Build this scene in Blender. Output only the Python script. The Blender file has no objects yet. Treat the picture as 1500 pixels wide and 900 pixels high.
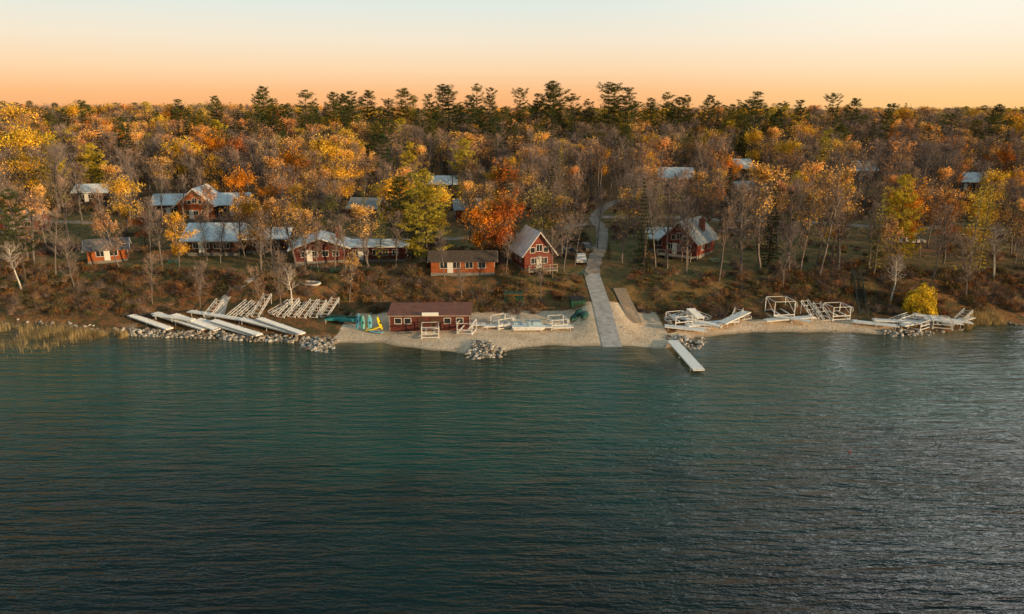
import bpy, math, random
import numpy as np
from math import radians, sin, cos, pi
rng = np.random.default_rng(7)
random.seed(7)
scene = bpy.context.scene

# ------------------------------------------------------------------ materials
def new_mat(name):
    m = bpy.data.materials.new(name); m.use_nodes = True
    nt = m.node_tree; nt.nodes.clear()
    return m, nt, nt.nodes, nt.links

def ramp(nodes, stops, interp='LINEAR'):
    r = nodes.new('ShaderNodeValToRGB'); r.color_ramp.interpolation = interp
    e = r.color_ramp.elements
    while len(e) > 1: e.remove(e[-1])
    e[0].position = stops[0][0]; e[0].color = (*stops[0][1], 1)
    for p, c in stops[1:]:
        k = e.new(p); k.color = (*c, 1)
    return r

def simple(name, col, rough=.7, metal=0., var=.25, scale=3., bump=0., stretch=(1,1,1), spec=.3):
    m, nt, N, L = new_mat(name)
    out = N.new('ShaderNodeOutputMaterial'); b = N.new('ShaderNodeBsdfPrincipled')
    tc = N.new('ShaderNodeTexCoord'); mp = N.new('ShaderNodeMapping'); mp.inputs['Scale'].default_value = stretch
    nz = N.new('ShaderNodeTexNoise'); nz.inputs['Scale'].default_value = scale; nz.inputs['Detail'].default_value = 5
    a = tuple(c*(1-var) for c in col); c2 = tuple(min(1, c*(1+var)) for c in col)
    r = ramp(N, [(.3, a), (.7, c2)])
    L.new(tc.outputs['Object'], mp.inputs[0]); L.new(mp.outputs[0], nz.inputs['Vector'])
    L.new(nz.outputs['Fac'], r.inputs[0]); L.new(r.outputs[0], b.inputs['Base Color'])
    b.inputs['Roughness'].default_value = rough; b.inputs['Metallic'].default_value = metal
    b.inputs['Specular IOR Level'].default_value = spec
    if bump:
        bp = N.new('ShaderNodeBump'); bp.inputs['Distance'].default_value = bump
        L.new(nz.outputs['Fac'], bp.inputs['Height']); L.new(bp.outputs[0], b.inputs['Normal'])
    L.new(b.outputs[0], out.inputs[0])
    return m

def siding(name, col, pitch=.22):
    m, nt, N, L = new_mat(name)
    out = N.new('ShaderNodeOutputMaterial'); b = N.new('ShaderNodeBsdfPrincipled')
    tc = N.new('ShaderNodeTexCoord'); sp = N.new('ShaderNodeSeparateXYZ')
    L.new(tc.outputs['Object'], sp.inputs[0])
    mt = N.new('ShaderNodeMath'); mt.operation = 'MULTIPLY'; mt.inputs[1].default_value = 1/pitch
    fr = N.new('ShaderNodeMath'); fr.operation = 'FRACT'
    L.new(sp.outputs[2], mt.inputs[0]); L.new(mt.outputs[0], fr.inputs[0])
    rr = ramp(N, [(0, (.25,)*3), (.15, (1,)*3), (.85, (.85,)*3), (1, (.4,)*3)])
    L.new(fr.outputs[0], rr.inputs[0])
    mp = N.new('ShaderNodeMapping'); mp.inputs['Scale'].default_value = (.6, .6, 6)
    nz = N.new('ShaderNodeTexNoise'); nz.inputs['Scale'].default_value = 1.5; nz.inputs['Detail'].default_value = 6
    L.new(tc.outputs['Object'], mp.inputs[0]); L.new(mp.outputs[0], nz.inputs['Vector'])
    r = ramp(N, [(.3, tuple(c*.65 for c in col)), (.7, tuple(c*1.3 for c in col))])
    L.new(nz.outputs['Fac'], r.inputs[0])
    mx = N.new('ShaderNodeMix'); mx.data_type = 'RGBA'; mx.blend_type = 'MULTIPLY'; mx.inputs[0].default_value = 1
    L.new(r.outputs[0], mx.inputs[6]); L.new(rr.outputs[0], mx.inputs[7])
    L.new(mx.outputs[2], b.inputs['Base Color']); b.inputs['Roughness'].default_value = .75
    bp = N.new('ShaderNodeBump'); bp.inputs['Distance'].default_value = .04
    L.new(fr.outputs[0], bp.inputs['Height']); L.new(bp.outputs[0], b.inputs['Normal'])
    L.new(b.outputs[0], out.inputs[0])
    return m

def foliage(name, cols, transl=.2, nscale=.35):
    """per-plant colour from a ramp, per-leaf variation, light/dark clumps"""
    m, nt, N, L = new_mat(name)
    out = N.new('ShaderNodeOutputMaterial')
    oi = N.new('ShaderNodeObjectInfo'); geo = N.new('ShaderNodeNewGeometry')
    n = len(cols)
    r = ramp(N, [(i/(max(1, n-1)), c) for i, c in enumerate(cols)])
    tc = N.new('ShaderNodeTexCoord')
    nz = N.new('ShaderNodeTexNoise'); nz.inputs['Scale'].default_value = nscale; nz.inputs['Detail'].default_value = 1
    L.new(tc.outputs['Object'], nz.inputs['Vector'])
    a = N.new('ShaderNodeMapRange'); a.inputs[1].default_value = .3; a.inputs[2].default_value = .7
    a.inputs[3].default_value = .5; a.inputs[4].default_value = 1.5
    L.new(nz.outputs['Fac'], a.inputs[0])
    b = N.new('ShaderNodeMapRange'); b.inputs[3].default_value = .6; b.inputs[4].default_value = 1.4
    L.new(geo.outputs['Random Per Island'], b.inputs[0])
    mu = N.new('ShaderNodeMath'); mu.operation = 'MULTIPLY'
    L.new(a.outputs[0], mu.inputs[0]); L.new(b.outputs[0], mu.inputs[1])
    ad = N.new('ShaderNodeMath'); ad.operation = 'MULTIPLY_ADD'; ad.inputs[1].default_value = .3
    L.new(nz.outputs['Fac'], ad.inputs[0])
    sb = N.new('ShaderNodeMath'); sb.operation = 'SUBTRACT'; sb.inputs[1].default_value = .15
    L.new(oi.outputs['Random'], sb.inputs[0]); L.new(sb.outputs[0], ad.inputs[2])
    L.new(ad.outputs[0], r.inputs[0])
    sc = N.new('ShaderNodeVectorMath'); sc.operation = 'SCALE'
    L.new(r.outputs[0], sc.inputs[0]); L.new(mu.outputs[0], sc.inputs['Scale'])
    df = N.new('ShaderNodeBsdfDiffuse'); L.new(sc.outputs[0], df.inputs['Color'])
    if transl > 0:
        tr = N.new('ShaderNodeBsdfTranslucent'); L.new(sc.outputs[0], tr.inputs['Color'])
        mx = N.new('ShaderNodeMixShader'); mx.inputs[0].default_value = transl
        L.new(df.outputs[0], mx.inputs[1]); L.new(tr.outputs[0], mx.inputs[2]); L.new(mx.outputs[0], out.inputs[0])
    else:
        L.new(df.outputs[0], out.inputs[0])
    return m

M_bark = simple('bark_grey', (.19, .16, .145), .9, var=.4, scale=4, stretch=(1,1,.3))
M_barkd = simple('bark_dark', (.08, .06, .045), .9, var=.4, scale=4)
M_birchbark = simple('birch_bark', (.62, .58, .52), .8, var=.35, scale=3, stretch=(1,1,4))
M_twig = foliage('twig_mass', [(.23,.18,.17), (.31,.225,.18), (.19,.16,.16), (.40,.26,.18), (.27,.205,.185)], 0)
M_sparse = foliage('sparse_leaves', [(.72,.36,.10), (.78,.45,.11), (.62,.28,.11), (.82,.49,.12)], 0)
M_orange = foliage('orange_leaves', [(.72,.24,.025), (.80,.35,.03), (.76,.30,.025), (.54,.17,.04)], .2)
M_gold = foliage('gold_leaves', [(.86,.50,.045), (.88,.58,.055), (.84,.43,.04), (.80,.54,.09)], .2)
M_yell = foliage('yellow_needles', [(.50,.38,.05), (.60,.44,.045), (.36,.31,.055)], .1)
M_pine = foliage('pine_needles', [(.065,.085,.03), (.11,.11,.03), (.04,.065,.03), (.17,.14,.03)], 0)
M_spruce = foliage('spruce_needles', [(.03,.05,.03), (.05,.065,.03), (.065,.07,.03)], 0)
M_olive = foliage('olive_leaves', [(.40,.32,.08), (.48,.36,.09), (.30,.27,.08)], .1)
M_bush = foliage('scrub_leaves', [(.26,.10,.035), (.33,.145,.045), (.14,.115,.045), (.13,.13,.05), (.38,.19,.05)], 0)
M_grassb = foliage('dry_grass', [(.22,.19,.08), (.12,.13,.055), (.30,.22,.10)], 0)
M_reed = foliage('reed_blades', [(.42,.31,.15), (.32,.24,.10)], .1)
M_red = siding('red_log_siding', (.24,.05,.03))
M_orng = siding('orange_log_siding', (.44,.12,.035))
M_brown = siding('brown_siding', (.12,.06,.04))
M_dkred = siding('dark_red_boards', (.16,.038,.03), .3)
M_roofw = simple('pale_metal_roof', (.74,.79,.82), .45, var=.2, scale=.8, spec=.4)
M_roofg = simple('grey_shingles', (.32,.34,.35), .85, var=.25, scale=3, bump=.02)
M_roofb = simple('brown_shingles', (.10,.075,.06), .9, var=.3, scale=3, bump=.02)
M_roofd = simple('dark_shingles', (.15,.14,.14), .9, var=.3, scale=3, bump=.02)
M_trim = simple('white_trim', (.75,.73,.70), .6, var=.08)
M_white = simple('white_paint', (.88,.89,.89), .5, var=.08, scale=2)
M_alu = simple('aluminium_frame', (.72,.72,.71), .5, metal=.0, var=.2, scale=2)
M_glass = simple('window_glass', (.02,.024,.028), .08, var=.2, spec=.8)
M_conc = simple('concrete', (.42,.41,.405), .9, var=.25, scale=1.2, bump=.01)
M_found = simple('foundation_block', (.22,.21,.20), .9, var=.2)
M_stone = simple('brick_red', (.26,.09,.05), .9, var=.3, scale=5, bump=.02)
M_wood = simple('weathered_wood', (.36,.30,.24), .9, var=.3, scale=2, stretch=(1,4,1))
M_dwood = simple('dark_stained_wood', (.05,.06,.05), .8, var=.3, scale=2)
M_green = simple('green_paint', (.02,.09,.06), .5, var=.2)
M_teal = simple('teal_plastic', (.03,.26,.26), .35, var=.1)
M_blue = simple('blue_plastic', (.14,.45,.62), .35, var=.1)
M_yel = simple('yellow_plastic', (.80,.64,.03), .35, var=.1)
M_cover = simple('boat_cover_blue', (.38,.52,.60), .7, var=.15)
M_tire = simple('tyre_rubber', (.02,.02,.02), .8)
M_carw = simple('car_paint_white', (.72,.72,.72), .3, var=.03, spec=.5)
M_card = simple('car_paint_dark', (.05,.055,.065), .3, var=.03, spec=.5)
M_redp = simple('buoy_red', (.6,.04,.03), .4, var=.05)

def rockmat():
    m, nt, N, L = new_mat('shore_rock')
    out = N.new('ShaderNodeOutputMaterial'); b = N.new('ShaderNodeBsdfPrincipled')
    g = N.new('ShaderNodeNewGeometry')
    r = ramp(N, [(0, (.14,.11,.09)), (.35, (.30,.25,.20)), (.7, (.44,.39,.33)), (1, (.56,.53,.49))])
    L.new(g.outputs['Random Per Island'], r.inputs[0]); L.new(r.outputs[0], b.inputs['Base Color'])
    b.inputs['Roughness'].default_value = .85
    L.new(b.outputs[0], out.inputs[0]); return m
M_rock = rockmat()

# ------------------------------------------------------------------ mesh builder
class MB:
    def __init__(s): s.V = []; s.F = []; s.M = []; s.n = 0
    def add(s, V, F, mat=0):
        V = np.asarray(V, float).reshape(-1, 3); F = np.asarray(F, int)
        s.V.append(V); s.F += (F + s.n).tolist(); s.M += [mat]*len(F); s.n += len(V)
    def mesh(s, name, mats, smooth=False):
        me = bpy.data.meshes.new(name)
        me.from_pydata(np.concatenate(s.V).tolist(), [], s.F)
        for m in mats: me.materials.append(m)
        me.polygons.foreach_set('material_index', s.M)
        if smooth: me.polygons.foreach_set('use_smooth', [True]*len(s.F))
        me.update(); return me
    def obj(s, name, mats, loc=(0,0,0), rz=0, parent=None, smooth=False):
        o = bpy.data.objects.new(name, s.mesh(name, mats, smooth)); scene.collection.objects.link(o)
        o.location = loc; o.rotation_euler = (0, 0, rz)
        if parent: o.parent = parent
        return o

def tubes(mb, P0, P1, R0, R1, sides=4, mat=0, caps=False):
    P0 = np.asarray(P0, float).reshape(-1, 3); P1 = np.asarray(P1, float).reshape(-1, 3)
    n = len(P0); R0 = np.broadcast_to(np.asarray(R0, float), (n,)); R1 = np.broadcast_to(np.asarray(R1, float), (n,))
    D = P1-P0; d = D/np.maximum(np.linalg.norm(D, axis=1, keepdims=True), 1e-6)
    ref = np.where(np.abs(d[:, 2:3]) > .9, [[1., 0, 0]], [[0, 0, 1.]])
    u = np.cross(d, ref); u /= np.linalg.norm(u, axis=1, keepdims=True); w = np.cross(d, u)
    a = np.arange(sides)*2*pi/sides + pi/sides
    circ = np.cos(a)[None, :, None]*u[:, None, :] + np.sin(a)[None, :, None]*w[:, None, :]
    V = np.concatenate([P0[:, None]+circ*R0[:, None, None], P1[:, None]+circ*R1[:, None, None]], 1)
    i = np.arange(sides); j = (i+1) % sides
    q = np.stack([i, j, j+sides, i+sides], 1)
    F = (q[None]+(np.arange(n)*2*sides)[:, None, None]).reshape(-1, 4)
    mb.add(V.reshape(-1, 3), F, mat)
    if caps and sides == 4:
        c = np.array([[0, 3, 2, 1], [4, 5, 6, 7]])
        base = mb.n-n*8
        mb.F += (c[None]+(np.arange(n)*8)[:, None, None]+base).reshape(-1, 4).tolist(); mb.M += [mat]*(2*n)

def beam(mb, a, b, w, mat=0): tubes(mb, [a], [b], w*.7071, w*.7071, 4, mat, True)

def box(mb, c, s, mat=0, rz=0):
    x, y, z = s[0]/2, s[1]/2, s[2]/2
    V = np.array([[-x,-y,-z],[x,-y,-z],[x,y,-z],[-x,y,-z],[-x,-y,z],[x,-y,z],[x,y,z],[-x,y,z]])
    if rz:
        R = np.array([[cos(rz), -sin(rz), 0],[sin(rz), cos(rz), 0],[0,0,1]]); V = V@R.T
    mb.add(V+np.array(c), [[0,3,2,1],[4,5,6,7],[0,1,5,4],[1,2,6,5],[2,3,7,6],[3,0,4,7]], mat)

def unit(v): return v/np.maximum(np.linalg.norm(v, axis=-1, keepdims=True), 1e-6)

def spikes(mb, P, D, length, width, mat):
    n = len(P); D = unit(D); r = unit(np.cross(D, rng.normal(size=(n, 3))))
    L = np.asarray(length).reshape(-1, 1); W = np.asarray(width).reshape(-1, 1)
    V = np.stack([P-r*W/2, P+r*W/2, P+D*L], 1).reshape(-1, 3)
    mb.add(V, np.arange(3*n).reshape(-1, 3), mat)

def leaves(mb, P, size, mat):
    n = len(P); a = unit(rng.normal(size=(n, 3))); b = unit(np.cross(a, rng.normal(size=(n, 3))))
    s = (size*rng.uniform(.6, 1.3, n))[:, None]
    V = np.stack([P-a*s*.6, P+b*s*.38, P+a*s*.6, P-b*s*.38], 1).reshape(-1, 3)
    mb.add(V, np.arange(4*n).reshape(-1, 4), mat)

# ------------------------------------------------------------------ tree generators
def deciduous(name, h, crown_w, mats, twigs=9, nleaf=0, leaf_size=.26, trunk_r=None, clear=.35, fork=.55, lean=0, leaf_top=False):
    mb = MB(); segs = []; terms = []
    r0 = trunk_r or h*.013+.03
    def grow(p, d, length, r, lvl, maxl, ns=3):
        nodes = []
        for i in range(ns):
            d = unit(d+rng.normal(size=3)*(.07 if lvl == 0 else .17)+np.array([0, 0, .10 if lvl else .03]))
            q = p+d*length/ns; r1 = r*(1-.55/ns) if lvl == 0 else r*(1-.7/ns)
            segs.append((p, q, r, r1, lvl)); nodes.append((q, d, r1)); p = q; r = r1
        if lvl >= maxl:
            terms.extend([(a, b) for a, b, _ in nodes])
        return nodes
    n0 = grow(np.zeros(3)+[0, 0, -.3], np.array([lean, 0, 1.]), h*.93, r0, 0, 9, 9)
    k = 0
    for i, (p, d, r) in enumerate(n0):
        t = (i+1)/9
        if t < clear: continue
        for j in range(3 if t < .95 else 4):
            k += 1; az = k*2.4+rng.uniform(-.5, .5)
            out = np.array([cos(az), sin(az), rng.uniform(.55, 1.3)])
            prof = math.sin(pi*min(1, (t-clear)/(1.08-clear))*.8+.45)
            L1 = crown_w*.5*max(.25, prof)*rng.uniform(.6, 1.25)
            for (p1, d1, r1) in grow(p, unit(out), L1, r*.5, 1, 9, 3):
                for jj in range(2):
                    o2 = unit(d1+rng.normal(size=3)*.75+[0, 0, .3])
                    for (p2, d2, r2) in grow(p1, o2, L1*rng.uniform(.4, .65), max(r1*.5, .012), 2, 2, 2):
                        o3 = unit(d2+rng.normal(size=3)*.8+[0, 0, .2])
                        grow(p2, o3, L1*rng.uniform(.25, .4), .012, 3, 3, 1)
    S = [s for s in segs if s[4] <= 1]; T = [s for s in segs if s[4] > 1]
    tubes(mb, [s[0] for s in S], [s[1] for s in S], [s[2] for s in S], [s[3] for s in S], 5, 0)
    tubes(mb, [s[0] for s in T], [s[1] for s in T], [max(s[2], .014) for s in T], [max(s[3], .01) for s in T], 3, 0)
    P = np.array([t[0] for t in terms]); D = np.array([t[1] for t in terms])
    if twigs:
        Pi = np.repeat(P, twigs, 0); Di = np.repeat(D, twigs, 0)
        n = len(Pi)
        spikes(mb, Pi-Di*rng.uniform(0, .5, (n, 1)), Di+rng.normal(size=(n, 3))*.7+[0, 0, .5], rng.uniform(.35, .95, n), rng.uniform(.026, .052, n), 1)
    if nleaf:
        w = np.ones(len(P))
        if leaf_top: w = np.clip((P[:, 2]/h-.35)*2, .05, 1)**1.5
        w *= .12+np.clip(np.sin(P[:, 0]*1.5+1)*np.cos(P[:, 1]*1.7)+np.sin(P[:, 2]*1.3), 0, 2)
        idx = rng.choice(len(P), nleaf, p=w/w.sum())
        leaves(mb, P[idx]+rng.normal(size=(nleaf, 3))*.38, leaf_size, 2)
    return mb.mesh(name, mats)

def pine(name, h, w, mats, whorls=15, start=.28, dens=1.):
    mb = MB(); r0 = h*.012+.05
    z = np.linspace(-.3, h, 9); c = np.cumsum(rng.normal(size=(9, 2))*.06, 0); c[0] = 0
    T = np.column_stack([c, z]); R = np.linspace(r0, .03, 9)
    tubes(mb, T[:-1], T[1:], R[:-1], R[1:], 6, 0)
    P = []; D = []
    B0 = []; B1 = []; BR = []
    for i in range(whorls):
        t = start+(1-start)*(i/(whorls-1))**.9
        zz = t*h; cx = np.interp(zz, z, c[:, 0]); cy = np.interp(zz, z, c[:, 1])
        u = (t-start)/(1-start)
        prof = (.65+.6*u)*(1-u)**.6*1.2+.07
        nb = rng.integers(3, 6); a0 = rng.uniform(0, 6.28); wh = rng.uniform(.65, 1.2)
        for j in range(nb):
            if rng.random() < .15: continue
            az = a0+j*2*pi/nb+rng.normal()*.25
            L = w*.5*prof*rng.uniform(.5, 1.3)*wh+.25
            up = rng.uniform(-.05, .25)+.5*u
            d = unit(np.array([cos(az), sin(az), up])); p0 = np.array([cx, cy, zz])
            mid = p0+d*L*.55; end = mid+unit(d+[0, 0, .35])*L*.45
            B0 += [p0, mid]; B1 += [mid, end]; BR += [.02+.012*L, .014]
            nsub = int(4+L*4)
            for s in range(nsub):
                f = rng.uniform(.28, 1.02)
                q = p0+(mid-p0)*min(1, f/.55) if f < .55 else mid+(end-mid)*((f-.55)/.45)
                side = np.array([-sin(az), cos(az), 0])*rng.normal()*.30*L*(1.1-f*.6)
                q = q+side+np.array([0, 0, rng.normal()*.06])
                nn = int(13*dens)
                P.append(q+rng.normal(size=(nn, 3))*[.22, .22, .08]); D.append(unit(rng.normal(size=(nn, 3))*.8+d*.6+[0, 0, .45]))
    P = np.concatenate(P); D = np.concatenate(D); n = len(P)
    tubes(mb, B0, B1, BR, [.02]*len(B0), 3, 0)
    spikes(mb, P, D, rng.uniform(.22, .45, n), rng.uniform(.08, .15, n), 1)
    return mb.mesh(name, mats)

def spruce(name, h, w, mats, whorls=26, start=.06, per=26):
    mb = MB(); r0 = h*.011+.04
    tubes(mb, [[0, 0, -.3]], [[0, 0, h]], r0, .02, 6, 0)
    P = []; D = []; B0 = []; B1 = []
    for i in range(whorls):
        t = start+(1-start)*i/(whorls-1)
        nb = 7 if t < .8 else 5; a0 = rng.uniform(0, 6.28); wh = rng.uniform(.75, 1.15)
        for j in range(nb):
            az = a0+j*2*pi/nb+rng.normal()*.2
            L = (w*.5*(1-t)**.85+.12)*rng.uniform(.6, 1.25)*wh
            d = unit(np.array([cos(az), sin(az), -.25+.6*t])); p0 = np.array([0, 0, t*h])
            B0.append(p0); B1.append(p0+d*L)
            n = max(6, int(per*(L/(w*.5))**.8))
            f = rng.uniform(.15, 1.05, n)[:, None]
            side = np.array([-sin(az), cos(az), 0])*rng.normal(size=(n, 1))*.20*L*(1.15-f)
            P.append(p0+d*L*f+side+rng.normal(size=(n, 3))*.05); D.append(unit(d+rng.normal(size=(n, 3))*.55+[0, 0, -.1]))
    P = np.concatenate(P); D = np.concatenate(D); n = len(P)
    tubes(mb, B0, B1, .02, .008, 3, 0)
    spikes(mb, P, D, rng.uniform(.22, .45, n), rng.uniform(.08, .15, n), 1)
    return mb.mesh(name, mats)

def bush(name, r, mats, ntw=260, nl=160, leafs=.16):
    mb = MB(); P = rng.normal(size=(ntw, 3))*[r*.25, r*.25, .05]; P[:, 2] = abs(P[:, 2])
    D = unit(rng.normal(size=(ntw, 3))*[.7, .7, .4]+[0, 0, .8])
    spikes(mb, P, D, rng.uniform(.5, 1.1, ntw)*r, rng.uniform(.02, .045, ntw), 0)
    if nl:
        k = rng.integers(0, ntw, nl)
        leaves(mb, P[k]+D[k]*rng.uniform(.3, 1., (nl, 1))*r, leafs, 1)
    return mb.mesh(name, mats)

MESH = {}
MESH['bare'] = [deciduous('bare_tree_mesh', h, w, [M_bark, M_twig], twigs=t, clear=c) for h, w, t, c in [(15, 8, 6, .3), (16, 6.5, 6, .38), (13, 7.5, 6, .25), (17, 8.5, 5, .35), (16, 6, 5, .45)]]
MESH['sparse'] = [deciduous('sparse_tree_mesh', h, w, [M_bark, M_twig, M_sparse], twigs=5, nleaf=n, leaf_size=.25, clear=.3, leaf_top=True) for h, w, n in [(15, 7.5, 1300), (16, 7, 2300), (13, 7, 900)]]
MESH['orange'] = [deciduous('maple_tree_mesh', h, w, [M_barkd, M_twig, M_orange], twigs=3, nleaf=n, leaf_size=.30, clear=.25) for h, w, n in [(12.5, 8.5, 5000), (13, 7.5, 4300)]]
MESH['gold'] = [deciduous('gold_tree_mesh', h, w, [M_bark, M_twig, M_gold], twigs=3, nleaf=n, leaf_size=.28, clear=.25) for h, w, n in [(12, 7, 3900), (15, 7, 3500)]]
MESH['olive'] = [deciduous('olive_tree_mesh', 13, 7.5, [M_bark, M_twig, M_olive], twigs=4, nleaf=2600, leaf_size=.25, clear=.25)]
MESH['pine'] = [pine('pine_tree_mesh', 24, 9.5, [M_barkd, M_pine], 14, .35), pine('pine_tree_mesh', 22, 8, [M_barkd, M_pine], 12, .45), pine('pine_tree_mesh', 20, 8.5, [M_barkd, M_pine], 14, .25), pine('pine_tree_mesh', 24, 10, [M_barkd, M_pine], 10, .55)]
MESH['yellowpine'] = [pine('yellow_pine_mesh', 17, 9.5, [M_barkd, M_yell], 17, .12, 1.2)]
MESH['spruce'] = [spruce('spruce_tree_mesh', 17, 4.6, [M_barkd, M_spruce]), spruce('spruce_tree_mesh', 13, 3.8, [M_barkd, M_spruce])]
MESH['tamarack'] = [spruce('tamarack_tree_mesh', 15, 4.2, [M_bark, M_yell], 24, .12, 11)]
MESH['birch'] = [deciduous('birch_tree_mesh', 8.5, 3.6, [M_birchbark, M_twig], twigs=2, clear=.45, lean=.35, trunk_r=.16)]
MESH['bush'] = [bush('bush_a', 1.2, [M_twig, M_bush]), bush('bush_b', .9, [M_twig, M_bush], 160, 220), bush('bush_c', 1.4, [M_twig, M_bush], 420, 40), bush('bush_d', .6, [M_grassb, M_grassb], 260, 0)]

# ------------------------------------------------------------------ terrain
SX = [-900,-400,-120,-79,-67.8,-55.3,-44.9,-30.2,-24.7,-18.4,-10.4,-4.6,-1,4.8,14.3,21.1,26.8,33.3,45.7,55.3,65,71.7,79,120,400,900]
SY = [320,170,116,108.4,106.5,102.8,101.6,99.2,98.6,98.6,95.2,93.4,95.2,97.6,97.2,96.0,101,103.5,104.1,102.8,103.6,108.5,108,115,165,300]
def shore(x): return np.interp(x, SX, SY)+.35*np.sin(np.asarray(x)*.9)*np.cos(np.asarray(x)*.37)
def toe(x): return np.maximum(shore(x)+1.2, np.interp(x, [-900,-120,-79,-60,-35,-20,20,30,70,79,120,900], [325,119,110,107.5,106.5,110,110.3,108.5,109.5,110.5,119,310]))
def top(x): return toe(x)+np.interp(x, [-120,-79,-35,0,40,80,120], [16,15,12.5,8.6,10.5,11,12])
def sst(a, b, v): t = np.clip((v-a)/(b-a), 0, 1); return t*t*(3-2*t)
def wob(x, y, s): return np.sin(x*s+1.3*np.sin(y*s*.7))*np.cos(y*s*1.1+1.7*np.sin(x*s*.6))
def hgt(x, y):
    x = np.asarray(x, float); y = np.asarray(y, float)
    s = shore(x); t = toe(x); b = top(x)
    z = np.where(y < s, np.maximum((y-s)*.15, -4), 1.05*np.clip((y-s)/(t-s), 0, 1)**.8)
    z = z+4.0*sst(0, 1, (y-t)/(b-t))
    z = z+np.clip(y-b, 0, 185)*.05
    z = z+np.clip((y-b)/20, 0, 1)*wob(x, y, .09)*.25+np.clip((y-240)/200, 0, 1)*wob(x, y, .012)*2.0+np.clip((y-b)/60, 0, 1)*np.clip(-x/200, 0, 1)*1.8
    z = z+np.clip((y-t)/3, 0, 1)*(y < b+2)*wob(x, y, .8)*.12
    w = (1-sst(1.9, 6, np.abs(x-14)))*(1-sst(123, 129, y))
    zl = np.clip((y-97.3)*.195, -4, 6)
    z = np.where(y > 90, z*(1-w)+zl*w, z)
    r = np.hypot(x, y); z = np.where(y < 60, z+sst(900, 1400, r)*22, z)
    return z
H = lambda x, y: float(hgt(x, y))

def axis(lo, hi, c0, c1, step, g=1.12):
    mid = list(np.arange(c0, c1+step/2, step)); s = step; v = c1; R = []
    while v < hi: s = min(s*g, 150); v += s; R.append(v)
    s = step; v = c0; Lf = []
    while v > lo: s = min(s*g, 150); v -= s; Lf.append(v)
    return np.array(Lf[::-1]+mid+R)

def sheet(name, xs, ys, zf, mat):
    X, Y = np.meshgrid(xs, ys); Z = zf(X, Y)
    V = np.stack([X, Y, Z], -1).reshape(-1, 3); nx = len(xs); ny = len(ys)
    i = np.arange(nx-1)[None]+np.arange(ny-1)[:, None]*nx
    F = np.stack([i, i+1, i+1+nx, i+nx], -1).reshape(-1, 4)
    mb = MB(); mb.add(V, F, 0); o = mb.obj(name, [mat], smooth=True)
    return o, X.ravel(), Y.ravel()

def ground_mat():
    m, nt, N, L = new_mat('ground')
    out = N.new('ShaderNodeOutputMaterial'); b = N.new('ShaderNodeBsdfPrincipled')
    tc = N.new('ShaderNodeTexCoord')
    at = N.new('ShaderNodeAttribute'); at.attribute_name = 'zone'
    sp = N.new('ShaderNodeSeparateColor'); L.new(at.outputs['Color'], sp.inputs[0])
    def noise(s, d=5):
        n = N.new('ShaderNodeTexNoise'); n.inputs['Scale'].default_value = s; n.inputs['Detail'].default_value = d
        n.inputs['Roughness'].default_value = .65
        L.new(tc.outputs['Object'], n.inputs['Vector']); return n
    n1 = noise(.5, 8); n2 = noise(4, 5)
    lit = ramp(N, [(.3, (.085,.06,.03)), (.43, (.12,.10,.045)), (.5, (.20,.10,.045)), (.57, (.30,.145,.06)), (.7, (.15,.125,.055))])
    gr = ramp(N, [(.3, (.075,.075,.028)), (.47, (.12,.115,.045)), (.57, (.22,.14,.06)), (.7, (.14,.14,.06))])
    sa = ramp(N, [(.3, (.56,.41,.27)), (.5, (.72,.55,.39)), (.75, (.78,.63,.48))])
    L.new(n1.outputs['Fac'], lit.inputs[0]); L.new(n1.outputs['Fac'], gr.inputs[0]); L.new(n1.outputs['Fac'], sa.inputs[0])
    def edge(src, amp=.5):
        a = N.new('ShaderNodeMath'); a.operation = 'MULTIPLY_ADD'; a.inputs[1].default_value = amp; 
        L.new(n1.outputs['Fac'], a.inputs[0]); L.new(src, a.inputs[2])
        r = N.new('ShaderNodeMapRange'); r.inputs[1].default_value = .6; r.inputs[2].default_value = .9
        L.new(a.outputs[0], r.inputs[0]); return r
    def mix(f, a, c):
        x = N.new('ShaderNodeMix'); x.data_type = 'RGBA'; L.new(f, x.inputs[0]); L.new(a, x.inputs[6]); L.new(c, x.inputs[7]); return x.outputs[2]
    c = mix(edge(sp.outputs[1], .9).outputs[0], lit.outputs[0], gr.outputs[0])
    c = mix(edge(sp.outputs[0]).outputs[0], c, sa.outputs[0])
    wet = N.new('ShaderNodeRGB'); wet.outputs[0].default_value = (.20,.145,.09,1)
    c = mix(sp.outputs[2], c, wet.outputs[0])
    v = N.new('ShaderNodeMapRange'); v.inputs[1].default_value = .25; v.inputs[2].default_value = .75; v.inputs[3].default_value = .5; v.inputs[4].default_value = 1.5
    L.new(n2.outputs['Fac'], v.inputs[0])
    s = N.new('ShaderNodeVectorMath'); s.operation = 'SCALE'; L.new(c, s.inputs[0]); L.new(v.outputs[0], s.inputs['Scale'])
    L.new(s.outputs[0], b.inputs['Base Color']); b.inputs['Roughness'].default_value = .95; b.inputs['Specular IOR Level'].default_value = .1
    bp = N.new('ShaderNodeBump'); bp.inputs['Distance'].default_value = .08; L.new(n2.outputs['Fac'], bp.inputs['Height']); L.new(bp.outputs[0], b.inputs['Normal'])
    L.new(b.outputs[0], out.inputs[0]); return m

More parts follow.
